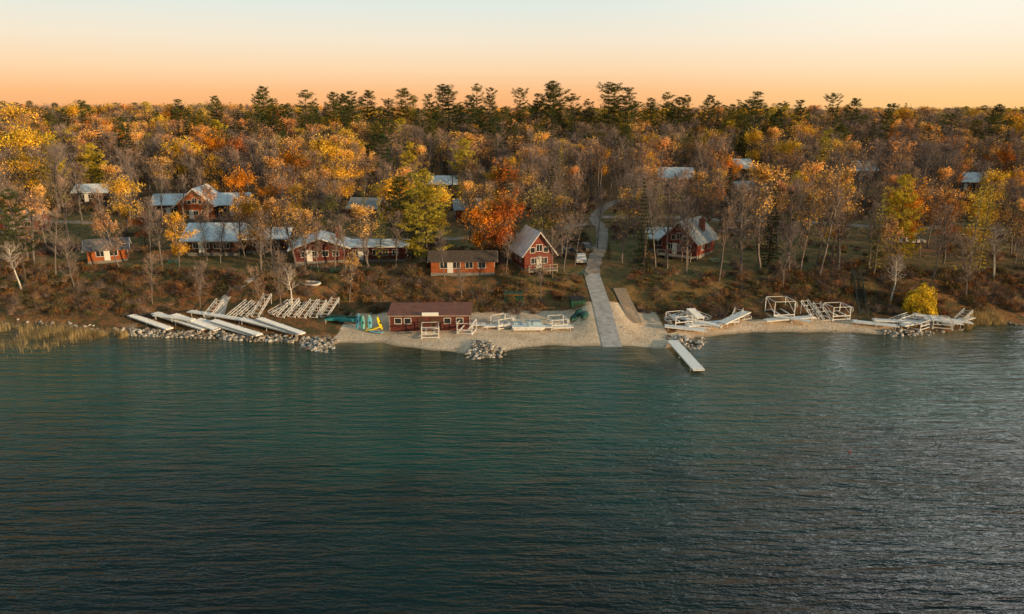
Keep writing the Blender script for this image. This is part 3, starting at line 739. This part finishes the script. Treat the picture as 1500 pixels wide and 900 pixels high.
def stairs(x0, y0, x1, y1, w=1.3):
    mb = MB(); n = 22
    for i in range(n):
        f = (i+.5)/n; x = x0+(x1-x0)*f; y = y0+(y1-y0)*f; z = max(H(x, y)+.25, 0)
        box(mb, (x, y, z), (w, .34, .06)); 
    for s in (-w/2, w/2):
        P = [(x0+(x1-x0)*f+s, y0+(y1-y0)*f, H(x0+(x1-x0)*f, y0+(y1-y0)*f)) for f in np.linspace(0, 1, 7)]
        for k in range(6):
            a, b = np.array(P[k]), np.array(P[k+1])
            beam(mb, a+[0, 0, .2], b+[0, 0, .2], .12); beam(mb, a+[0, 0, 1.1], b+[0, 0, 1.1], .07); beam(mb, a+[0, 0, .7], b+[0, 0, .7], .05)
        for p in P: beam(mb, np.array(p)-[0, 0, .3], np.array(p)+[0, 0, 1.1], .08)
    mb.obj('staircase', [M_dwood])
stairs(54.6, 109.3, 58, 121)

def car(x, y, rz, mat, name='parked_car', L=4.5, Hh=1.5):
    e = empty(name, x, y, H(x, y)+.02, rz)
    pr = [(-L/2,.35),(-L/2,.85),(-L*.38,.95),(-L*.27,Hh),(L*.12,Hh),(L*.25,.98),(L*.46,.85),(L/2,.6),(L/2,.35)]
    mb = MB(); n = len(pr); V = []
    for s in (-1, 1):
        for p in pr: V.append((p[0], s*(.88 if p[1] < 1.2 else .70), p[1]))
    mb.add(V, [[i, (i+1) % n, n+(i+1) % n, n+i] for i in range(n)]); mb.F += [list(range(n)), list(range(n, 2*n))]; mb.M += [0, 0]
    mb.obj('body', [mat], parent=e)
    g = MB()
    for s in (-1, 1): 
        g.add([(-L*.345, s*.885, .97), (L*.22, s*.885, .99), (L*.10, s*.735, Hh-.1), (-L*.25, s*.735, Hh-.1)], [[0,1,2,3]])
    g.add([(L*.245, -.78, 1.02), (L*.245, .78, 1.02), (L*.14, .68, Hh-.08), (L*.14, -.68, Hh-.08)], [[0,1,2,3]])
    g.obj('windows', [M_glass], parent=e)
    w = MB()
    for u in (-L*.31, L*.31):
        for s in (-1, 1):
            tubes(w, [[u, s*.68, .33]], [[u, s*.92, .33]], .33, .33, 14, 0)
            a = np.arange(14)*2*pi/14; w.add(np.column_stack([u+.33*np.cos(a), np.full(14, s*.92), .33+.33*np.sin(a)]), [list(range(14))], 0)
    w.obj('wheels', [M_tire], parent=e)
car(12.4, 128.5, 1.5, M_carw); car(14, 138, 1.9, M_card); car(10.5, 133.5, .3, M_card)
car(78.7, 142.5, .2, M_carw, 'parked_van', 5.2, 2.1); car(83, 157, .2, M_carw); car(-60, 151, .3, M_carw); car(-15, 143, .6, M_card); car(45, 150, .2, M_card); car(98, 152, 2.8, M_carw)

def lamp(x, y):
    mb = MB(); tubes(mb, [[0, 0, 0]], [[0, 0, 3.8]], .05, .035, 8); beam(mb, (0, 0, 3.7), (.5, 0, 3.8), .04); box(mb, (.6, 0, 3.77), (.3, .15, .08)); box(mb, (0,0,.1), (.3,.3,.2))
    mb.obj('lamp_post', [M_dwood], (x, y, H(x, y)))
lamp(-6.2, 111.5)

mb = MB()
for z0, z1, r0, r1 in ((-.3, .15, .1, .28), (.15, .4, .28, .28), (.4, .75, .28, .04), (.75, 1.0, .04, .04)):
    tubes(mb, [[0, 0, z0]], [[0, 0, z1]], r0, r1, 12)
bo = mb.obj('buoy', [M_redp], (32.6, 64.5, -.03)); bo.scale = (.25,)*3

# ------------------------------------------------------------------ rocks
import bmesh
bm = bmesh.new(); bmesh.ops.create_icosphere(bm, subdivisions=2, radius=1)
IV = np.array([v.co[:] for v in bm.verts]); IF = np.array([[v.index for v in f.verts] for f in bm.faces]); bm.free()
def rocks(name, pts, smin, smax):
    mb = MB()
    for (x, y, z) in pts:
        s = rng.uniform(smin, smax)**1.0; k = rng.normal(size=(4, 3))
        f = 1+sum(.16*np.sin(IV@q*2+i) for i, q in enumerate(k))
        V = IV*f[:, None]*np.array([1, rng.uniform(.7, 1), rng.uniform(.5, .8)])*s
        a = rng.uniform(0, 6.28); R = np.array([[cos(a), -sin(a), 0], [sin(a), cos(a), 0], [0, 0, 1]])
        mb.add(V@R.T+[x, y, z], IF)
    return mb.obj(name, [M_rock])
def pile(cx, cy, rx, ry, n, hh):
    P = []
    for _ in range(n):
        a = rng.uniform(0, 6.28); r = math.sqrt(rng.random()); r *= 1+.25*sin(a*3+cx); x = cx+cos(a)*r*rx; y = cy+sin(a)*r*ry
        P.append((x, y, max(H(x, y), -.1)+hh*max(0, 1-r*r)*rng.uniform(.5, 1)))
    return P
rocks('rock_pile', pile(-27, 97.4, 2.6, 2.6, 190, .35), .12, .36)
rocks('rock_pile', pile(-3.8, 94.8, 2.6, 3.3, 230, .3), .10, .32)
rocks('rock_pile', pile(25, 98.8, 2.8, 2.6, 130, .3), .12, .34)
rocks('rock_pile', pile(58, 103, 4.2, 1.2, 90, .3), .12, .34)
P = []
for _ in range(480):
    x = rng.uniform(-57, -27); y = shore(x)+rng.uniform(-.9, 1.2); P.append((x, y, max(H(x, y), -.05)+.15*rng.random()))
rocks('riprap', P, .12, .36)
P = []
for _ in range(260):
    x = rng.choice([rng.uniform(-110, -57), rng.uniform(56, 115)]); y = shore(x)+rng.uniform(-.6, .8); P.append((x, y, max(H(x, y), -.05)+.05))
rocks('shore_stones', P, .1, .3)
P = []
for _ in range(90):
    x = rng.uniform(-24, 55); y = shore(x)+rng.uniform(-1.2, 6); P.append((x, y, H(x, y)+.02))
rocks('beach_stones', P, .05, .16)

# reeds
mb = MB(); n = 12000
cx = rng.uniform(-95, -56, n); 
cy = shore(cx)-1-np.abs(rng.normal(size=n))*8*np.clip((-58-cx)/14, .10, 1)
keep = np.where(wob(cx, cy, .55)+wob(cx, cy, 1.7)*.5 > -.1)[0]; cx = cx[keep]; cy = cy[keep]; n = len(cx)
spikes(mb, np.column_stack([cx, cy, np.full(n, -.2)]), rng.normal(size=(n, 3))*.16+[0, 0, 1], rng.uniform(.7, 1.5, n), rng.uniform(.02, .045, n), 0)
n = 1500; cx = rng.uniform(68, 76, n); cy = shore(cx)+rng.uniform(-1, 1.4, n)
spikes(mb, np.column_stack([cx, cy, np.maximum(hgt(cx, cy), -.1)]), rng.normal(size=(n, 3))*.2+[0, 0, 1], rng.uniform(.7, 1.5, n), rng.uniform(.03, .06, n), 0)
mb.obj('reeds', [M_reed])

# ------------------------------------------------------------------ named trees
NAMES = dict(bare='bare_tree', sparse='oak_tree', orange='maple_tree', gold='aspen_tree', olive='ash_tree', pine='pine_tree', yellowpine='white_pine_tree', spruce='spruce_tree', tamarack='tamarack_tree', birch='birch_tree')
BASEH = {}
for k, v in MESH.items():
    BASEH[k] = [max(q.co.z for q in m.vertices) for m in v]
TREES = []
def tree(kind, x, y, h, wf=1., rz=None, v=None):
    v = rng.integers(len(MESH[kind])) if v is None else v
    o = bpy.data.objects.new(NAMES[kind], MESH[kind][v]); scene.collection.objects.link(o)
    s = h/BASEH[kind][v]; o.location = (x, y, H(x, y)-.05); o.scale = (s*wf, s*wf, s)
    o.rotation_euler = (0, 0, rng.uniform(0, 6.28) if rz is None else rz); TREES.append((x, y))
T = tree
T('yellowpine', -15, 126.3, 17, 1.05); T('pine', -20.3, 133, 15, 1.2, v=2); T('spruce', -18, 131, 13); T('tamarack', -23.2, 127.5, 12); T('tamarack', -28, 138, 12)
T('orange', -5.4, 125.6, 13.2, v=0); T('orange', -2.2, 124.6, 14, v=1); T('gold', -1, 129, 13, .9, v=0); T('olive', 6.5, 133, 14); T('sparse', 9, 131, 12); T('bare', 8.8, 122.3, 11)
T('gold', -79.5, 150, 13, v=0); T('gold', -75.6, 187, 13, v=1); T('orange', -2, 178, 13, v=0); T('gold', 0, 186, 13, v=1)
T('sparse', -37.2, 124, 13.5); T('sparse', -41, 123, 12.5); T('bare', -42.6, 121.5, 12.5); T('bare', -47, 126.5, 12); T('bare', -52, 128, 10, .8); T('bare', -30.5, 123.3, 11)
T('pine', -82, 120, 16, v=0, wf=1.1); T('sparse', -84, 126, 14); T('bare', -60.5, 124, 12); T('bare', -64.5, 128, 12.5); T('sparse', -68, 124, 11)
T('bare', -57, 112, 9, .8); T('bare', -49, 111, 8.5, .7); T('bare', -36, 110, 11, .7); T('bare', -38.5, 108.6, 9, .6); T('sparse', -26, 113, 9, .8)
T('bare', 22.5, 123, 17.5, .95, v=3); T('bare', 27, 124.5, 16.5, .95, v=1); T('sparse', 19.6, 128, 14); T('bare', 38, 118.5, 18, v=0); T('sparse', 42, 121, 19, v=1); T('bare', 46.5, 120, 16, v=1)
T('bare', 51, 118.4, 17, v=3); T('sparse', 56, 123, 18.5, v=0); T('tamarack', 60.5, 119.5, 14.5); T('yellowpine', 66, 124, 16.5, .8); T('orange', 70, 129, 15, v=1); T('tamarack', 76, 119, 16, 1.1); T('tamarack', 79.5, 122, 15)
T('bare', -8, 113, 7, .8); T('bare', 4.6, 113.5, 8.5, .8); T('bare', 6.7, 118, 9.5, .9); T('bare', -1, 119.5, 8, .9)
T('birch', -81, 117.5, 9, 1, 2.9); T('birch', 60.2, 112.6, 8.5, 1, .4); T('birch', 80.5, 119, 10, 1, 1.5); T('birch', -34.2, 109.5, 8, 1, 1.6)
T('orange', -71, 140, 8, v=0); T('spruce', 17.6, 131.5, 5); T('spruce', 23, 129.5, 5.5); T('olive', 26, 140, 13)
T('gold', -133, 200, 25, 1.1, v=1); T('gold', -126, 195, 20, 1.1, v=0); T('gold', -116, 178, 15, v=0); T('bare', 73, 114, 12); T('sparse', 85, 118, 15); T('bare', 90, 124, 16)
T('bare', 12, 150, 14); T('bare', 27, 152, 15); T('sparse', 30, 160, 14); T('bare', 8, 145, 13)
T('bare', 24.5, 121.5, 15, .8, v=4); T('bare', 31, 126.5, 13, .8, v=1); T('bare', 36, 124.5, 12, .8, v=4); T('bare', -33, 121.8, 10, .8); T('bare', -45, 129, 12, .9, v=1); T('bare', -55, 129.5, 10, .7); T('bare', -25, 124, 10, .8, v=4); T('bare', -11, 117.5, 9, .8, v=4); T('bare', 11, 126, 12, .8, v=4)
T('bare', -84, 162, 12, .8, v=1); T('bare', -69, 152, 13, .9, v=4); T('bare', -76, 158, 12, .8, v=4); T('sparse', -62, 148, 12, .9); T('bare', -50, 131.5, 12, .8, v=4); T('bare', -20, 123, 11, .8, v=1); T('bare', -28, 120.5, 9, .8, v=4); T('bare', 1, 142, 13); T('bare', 16.5, 140, 13, .8, v=4)
T('bare', 34, 117, 13, .8, v=4); T('bare', 44, 115.5, 12, .8, v=2); T('sparse', 49, 121.5, 15, .9); T('bare', 40, 126, 15, .9, v=1); T('sparse', 62.5, 117, 12, .8); T('bare', 69, 117, 14, .9, v=1); T('bare', 53, 125, 16, .9, v=4); T('gold', 58, 130, 15, .9, v=1); T('bare', -72, 117, 10, .8); T('bare', -78, 122, 12, .8, v=4); T('sparse', -90, 121, 13, .9)
mb = MB(); n = 5200; d = unit(rng.normal(size=(n, 3))); d[:, 2] = np.abs(d[:, 2])*1.0
rr = rng.uniform(.45, 1, n)**.6*(1+.14*np.sin(d[:, 0]*5)+.14*np.cos(d[:, 1]*7+d[:, 2]*4))
P = d*rr[:, None]*[2.5, 2.3, 4.0]+[0, 0, .3]
leaves(mb, P, .2, 1); spikes(mb, np.zeros((160, 3))+rng.normal(size=(160, 3))*.2, unit(rng.normal(size=(160, 3))+[0, 0, 1.3]), rng.uniform(2, 3, 160), np.full(160, .08), 0)
mb.obj('willow_bush', [M_bark, foliage('willow_leaves', [(.70,.50,.04), (.74,.54,.05)], .2, .9)], (63.8, 110.2, H(63.8, 110.2)))

# ------------------------------------------------------------------ forest (instanced)
def scatter(name, protos, pts, idx, rot, scl):
    coll = bpy.data.collections.new(name+'_sources')
    for i, me in enumerate(protos):
        o = bpy.data.objects.new('%s_src_%02d' % (name, i), me); coll.objects.link(o)
    me = bpy.data.meshes.new(name); me.from_pydata(np.asarray(pts).tolist(), [], [])
    a = me.attributes.new('idx', 'INT', 'POINT'); a.data.foreach_set('value', np.asarray(idx, np.int32))
    a = me.attributes.new('rotv', 'FLOAT_VECTOR', 'POINT'); a.data.foreach_set('vector', np.asarray(rot, np.float32).ravel())
    a = me.attributes.new('sclv', 'FLOAT_VECTOR', 'POINT'); a.data.foreach_set('vector', np.asarray(scl, np.float32).ravel())
    ob = bpy.data.objects.new(name, me); scene.collection.objects.link(ob)
    ng = bpy.data.node_groups.new(name+'_nodes', 'GeometryNodeTree')
    ng.interface.new_socket('Geometry', in_out='INPUT', socket_type='NodeSocketGeometry'); ng.interface.new_socket('Geometry', in_out='OUTPUT', socket_type='NodeSocketGeometry')
    N = ng.nodes; L = ng.links
    gi = N.new('NodeGroupInput'); go = N.new('NodeGroupOutput')
    ci = N.new('GeometryNodeCollectionInfo'); ci.inputs['Collection'].default_value = coll; ci.inputs['Separate Children'].default_value = True; ci.inputs['Reset Children'].default_value = True
    ip = N.new('GeometryNodeInstanceOnPoints'); ip.inputs['Pick Instance'].default_value = True
    def na(nm, ty):
        q = N.new('GeometryNodeInputNamedAttribute'); q.data_type = ty; q.inputs['Name'].default_value = nm; return q.outputs['Attribute']
    L.new(gi.outputs[0], ip.inputs['Points']); L.new(ci.outputs[0], ip.inputs['Instance'])
    L.new(na('idx', 'INT'), ip.inputs['Instance Index']); L.new(na('rotv', 'FLOAT_VECTOR'), ip.inputs['Rotation']); L.new(na('sclv', 'FLOAT_VECTOR'), ip.inputs['Scale'])
    L.new(ip.outputs[0], go.inputs[0])
    md = ob.modifiers.new('scatter', 'NODES'); md.node_group = ng
    return ob

KEYS = ['bare', 'sparse', 'orange', 'gold', 'olive', 'pine', 'spruce', 'yellowpine', 'tamarack']
PR = []; KI = {}; KH = []
for k in KEYS:
    KI[k] = list(range(len(PR), len(PR)+len(MESH[k]))); PR += MESH[k]; KH += BASEH[k]
roadp = np.array(road[2:])
lane1 = np.array([(20,170),(45,168),(80,160),(130,158)]); lane2 = np.array([(17,163),(0,150),(-22,146),(-45,150),(-70,160),(-110,166)])
def dpoly(x, y, P):
    best = 1e9
    for a, b in zip(P[:-1], P[1:]):
        ab = b-a; t = max(0, min(1, ((x-a[0])*ab[0]+(y-a[1])*ab[1])/(ab@ab))); q = a+ab*t; best = min(best, math.hypot(x-q[0], y-q[1]))
    return best
pts = []; idx = []; rot = []; scl = []
def put(kind, x, y, h, wf=1.):
    i = random.choice(KI[kind]); s = h/KH[i]
    pts.append((x, y, H(x, y)-.1)); idx.append(i); rot.append((rng.normal()*.03, rng.normal()*.03, rng.uniform(0, 6.28))); scl.append((s*wf, s*wf, s))
def blocked(x, y):
    for fx, fy, fr, cl in FOOT:
        if math.hypot(x-fx, y-fy) < fr+1.5: return True
        if cl and 0 < fy-y < (26 if fy < 160 else 42) and abs(x-fx*(1-.6*(fy-y)/fy)) < fr: return rng.random() < (.55 if fy < 160 else .85)
    if y < 215 and (dpoly(x, y, roadp) < 3.0 or dpoly(x, y, lane1) < 3.0 or dpoly(x, y, lane2) < 2.8): return True
    for tx, ty in TREES:
        if abs(x-tx) < 3 and abs(y-ty) < 3: return True
    return False
def grid(x0, x1, y0, y1, sp):
    for y in np.arange(y0, y1, sp):
        for x in np.arange(x0, x1, sp):
            yield x+rng.uniform(-.48, .48)*sp, y+rng.uniform(-.48, .48)*sp
def kind_for(x, y):
    c = wob(x+40, y, .035)+wob(x, y+13, .08)*.5
    u = rng.random()
    con = .04+.07*(y > 205)+(.24 if (c > .5 and y > 180) else 0)
    if 235 < y < 330 and -115 < x < 90: con += .15
    if u < con: return rng.choice(['pine', 'pine', 'spruce', 'spruce', 'yellowpine'])
    u = rng.random()
    g = wob(x*1.3+9, y, .06)*.5+.5
    left = x < -35
    far = y > 215
    pb = .56 if left else .70
    if far: pb -= .10
    ps = pb+(.25 if left else .21)+(.05 if far else 0)
    rest = 1-ps
    if u < pb: return 'bare'
    if u < ps: return 'sparse'
    if u < ps+rest*(.40+.35*g): return 'gold'
    if u < ps+rest*.88: return 'orange'
    if u < ps+rest*.96: return 'olive'
    return 'tamarack'
for x, y in grid(-150, 150, 121, 172, 5.8):
    if y < top(x)+1 or blocked(x, y): continue
    dens = .66 if abs(x) < 62 else .7
    if x > 42: dens = .85
    if x < -60 and y < 135: dens = .4
    if rng.random() > dens: continue
    k = kind_for(x, y); put(k, x, y, rng.uniform(10.5, 16) if k not in ('pine', 'spruce') else rng.uniform(12, 17), rng.uniform(.8, 1.05))
for x, y in grid(-290, 290, 172, 300, 6.5):
    if abs(x) > 40+y*.82 or y < top(x)+2 or blocked(x, y): continue
    k = kind_for(x, y); put(k, x, y, rng.uniform(11, 18) if k not in ('pine', 'spruce') else rng.uniform(14, 20), rng.uniform(.9, 1.15))
for x, y in grid(-600, 600, 300, 640, 10.5):
    if abs(x) > 40+y*.85 or y < top(x)+2: continue
    k = kind_for(x, y); put(k, x, y, rng.uniform(13, 19.5) if k not in ('pine', 'spruce') else rng.uniform(15, 21), 1.25)
for x, y in grid(-1000, 1000, 640, 1200, 24):
    if y < top(x)+2: continue
    k = kind_for(x, y); put(k, x, y, rng.uniform(15, 20), 2.0)
for pxx, hh in [(395,26),(402,28),(415,25),(458,27),(470,25),(497,26),(510,24),(523,27),(545,24),(575,23),(602,26),(632,25),(650,28),(662,26),(690,25),(700,28),(716,26),(735,24),(762,25),(785,25),(803,29),(812,27),(842,26),(858,23),(884,29),(893,26),(912,27),(925,26),(945,23),(972,25),(985,26),(1000,27),(1030,24),(1062,23),(1085,26),(1093,26),(1130,22),(1162,23),(1208,24),(1236,23),(1280,23),(1435,25),(330,22),(280,21),(150,21)]:
    yy = rng.uniform(262, 300); put('pine', (pxx-750)*.262*yy/281, yy, hh*(yy-32)/(262)*rng.uniform(.95, 1.1), rng.uniform(.85, 1.3))
for _ in range(26):
    put('spruce', rng.uniform(-112, -72), rng.uniform(225, 262), rng.uniform(15, 21))
for _ in range(20):
    put('spruce', rng.uniform(-80, 100), rng.uniform(255, 296), rng.uniform(17, 22), .9)
scatter('forest', PR, pts, idx, rot, scl)
print('forest', len(pts))

pts = []; idx = []; rot = []; scl = []
def putb(x, y, s, k): pts.append((x, y, H(x, y)-.05)); idx.append(k); rot.append((0, 0, rng.uniform(0, 6.28))); scl.append((s, s, s*rng.uniform(.7, 1.2)))
for _ in range(5500):
    x = rng.uniform(-115, 115); y = rng.uniform(float(toe(x))+.3, float(top(x))+1.5)
    if abs(x-14) < 2.4 or abs(x-58+(121-y)*.3) < 1.4 or abs(x-18) < 1.6: continue
    if -50 < x < -27 and y < 113.5: continue
    if wob(x, y, .5) < -.45: continue
    if x > 0 and x < 30 and rng.random() < .6: continue
    if any(math.hypot(x-a, y-b) < c for a, b, c, _ in FOOT): continue
    putb(x, y, rng.uniform(.4, 1.15), int(rng.choice([0, 1, 1, 2, 3, 3])))
for _ in range(4200):
    x = rng.uniform(-130, 130); y = rng.uniform(120, 200)
    if y < top(x): continue
    if any(math.hypot(x-a, y-b) < c for a, b, c, _ in FOOT): continue
    if min(dpoly(x, y, roadp), dpoly(x, y, lane1), dpoly(x, y, lane2)) < 2.3: continue
    big = wob(x, y, .2) > .1 or y > 175
    putb(x, y, rng.uniform(.5, 1.5) if big else rng.uniform(.2, .5), int(rng.choice([0, 1, 2, 2, 3])) if big else 3)
scatter('undergrowth', MESH['bush'], pts, idx, rot, scl)

# ------------------------------------------------------------------ world, sun, camera
SUN_EL = radians(7.5); to_sun = np.array([.86, -.51])
az = math.atan2(to_sun[0], to_sun[1])
w = bpy.data.worlds.new('World'); scene.world = w; w.use_nodes = True
N = w.node_tree.nodes; L = w.node_tree.links; N.clear()
out = N.new('ShaderNodeOutputWorld'); bg = N.new('ShaderNodeBackground')
sky = N.new('ShaderNodeTexSky'); sky.sky_type = 'NISHITA'; sky.sun_disc = False; sky.sun_elevation = SUN_EL; sky.sun_rotation = az
tc = N.new('ShaderNodeTexCoord'); nm = N.new('ShaderNodeVectorMath'); nm.operation = 'NORMALIZE'; sp = N.new('ShaderNodeSeparateXYZ')
L.new(tc.outputs['Generated'], nm.inputs[0]); L.new(nm.outputs[0], sp.inputs[0])
rL = ramp(N, [(0, (.95,.43,.17)), (.02, (.97,.50,.22)), (.05, (.96,.67,.41)), (.085, (.90,.78,.61)), (.125, (.76,.80,.73)), (.2, (.58,.68,.66)), (.36, (.28,.41,.42)), (.58, (.14,.24,.25)), (1, (.34,.46,.52))])
rR = ramp(N, [(0, (1.0,.58,.22)), (.02, (1.0,.63,.29)), (.05, (1.0,.76,.50)), (.085, (.98,.86,.69)), (.125, (.95,.92,.80)), (.17, (1.25,1.2,1.1)), (.27, (3.3,3.25,3.05)), (.42, (3.0,3.05,2.95)), (.60, (.50,.62,.62)), (1, (.34,.46,.52))])  # front-right sky; bright band above the view is added to lighten the lake's reflection
L.new(sp.outputs[2], rL.inputs[0]); L.new(sp.outputs[2], rR.inputs[0])
def sm(src, a, b, c=0, d=1):
    m = N.new('ShaderNodeMapRange'); m.interpolation_type = 'SMOOTHSTEP'; m.inputs[1].default_value = a; m.inputs[2].default_value = b; m.inputs[3].default_value = c; m.inputs[4].default_value = d
    L.new(src, m.inputs[0]); return m.outputs[0]
fx = sm(sp.outputs[0], .05, .55); fy = sm(sp.outputs[1], -.1, .5)
fm = N.new('ShaderNodeMath'); fm.operation = 'MULTIPLY'; L.new(fx, fm.inputs[0]); L.new(fy, fm.inputs[1])
mx = N.new('ShaderNodeMix'); mx.data_type = 'RGBA'; L.new(fm.outputs[0], mx.inputs[0]); L.new(rL.outputs[0], mx.inputs[6]); L.new(rR.outputs[0], mx.inputs[7])
bk = N.new('ShaderNodeVectorMath'); bk.operation = 'SCALE'; L.new(mx.outputs[2], bk.inputs[0]); L.new(sm(sp.outputs[1], -.3, .3, .65, 1.), bk.inputs['Scale'])
ns = N.new('ShaderNodeVectorMath'); ns.operation = 'SCALE'; ns.inputs['Scale'].default_value = .008; L.new(sky.outputs[0], ns.inputs[0])
ad = N.new('ShaderNodeVectorMath'); ad.operation = 'ADD'; L.new(bk.outputs[0], ad.inputs[0]); L.new(ns.outputs[0], ad.inputs[1])
L.new(ad.outputs[0], bg.inputs['Color']); bg.inputs['Strength'].default_value = 1.0
L.new(bg.outputs[0], out.inputs[0])

sd = bpy.data.lights.new('sun', 'SUN'); sd.energy = 5; sd.angle = radians(.6); sd.color = (1, .68, .35)
so = bpy.data.objects.new('sun', sd); scene.collection.objects.link(so)
from mathutils import Vector
v = Vector((to_sun[0]*cos(SUN_EL), to_sun[1]*cos(SUN_EL), sin(SUN_EL)))
so.rotation_euler = v.to_track_quat('Z', 'Y').to_euler()

cd = bpy.data.cameras.new('camera'); cam = bpy.data.objects.new('camera', cd); scene.collection.objects.link(cam)
cam.location = (0, 0, 32); cam.rotation_euler = (radians(90-15.15), 0, 0); cd.lens = 25.7; cd.sensor_width = 36
cd.clip_end = 12000; cd.clip_start = .5
scene.camera = cam
scene.view_settings.view_transform = 'Standard'; scene.view_settings.look = 'None'; scene.view_settings.exposure = 0
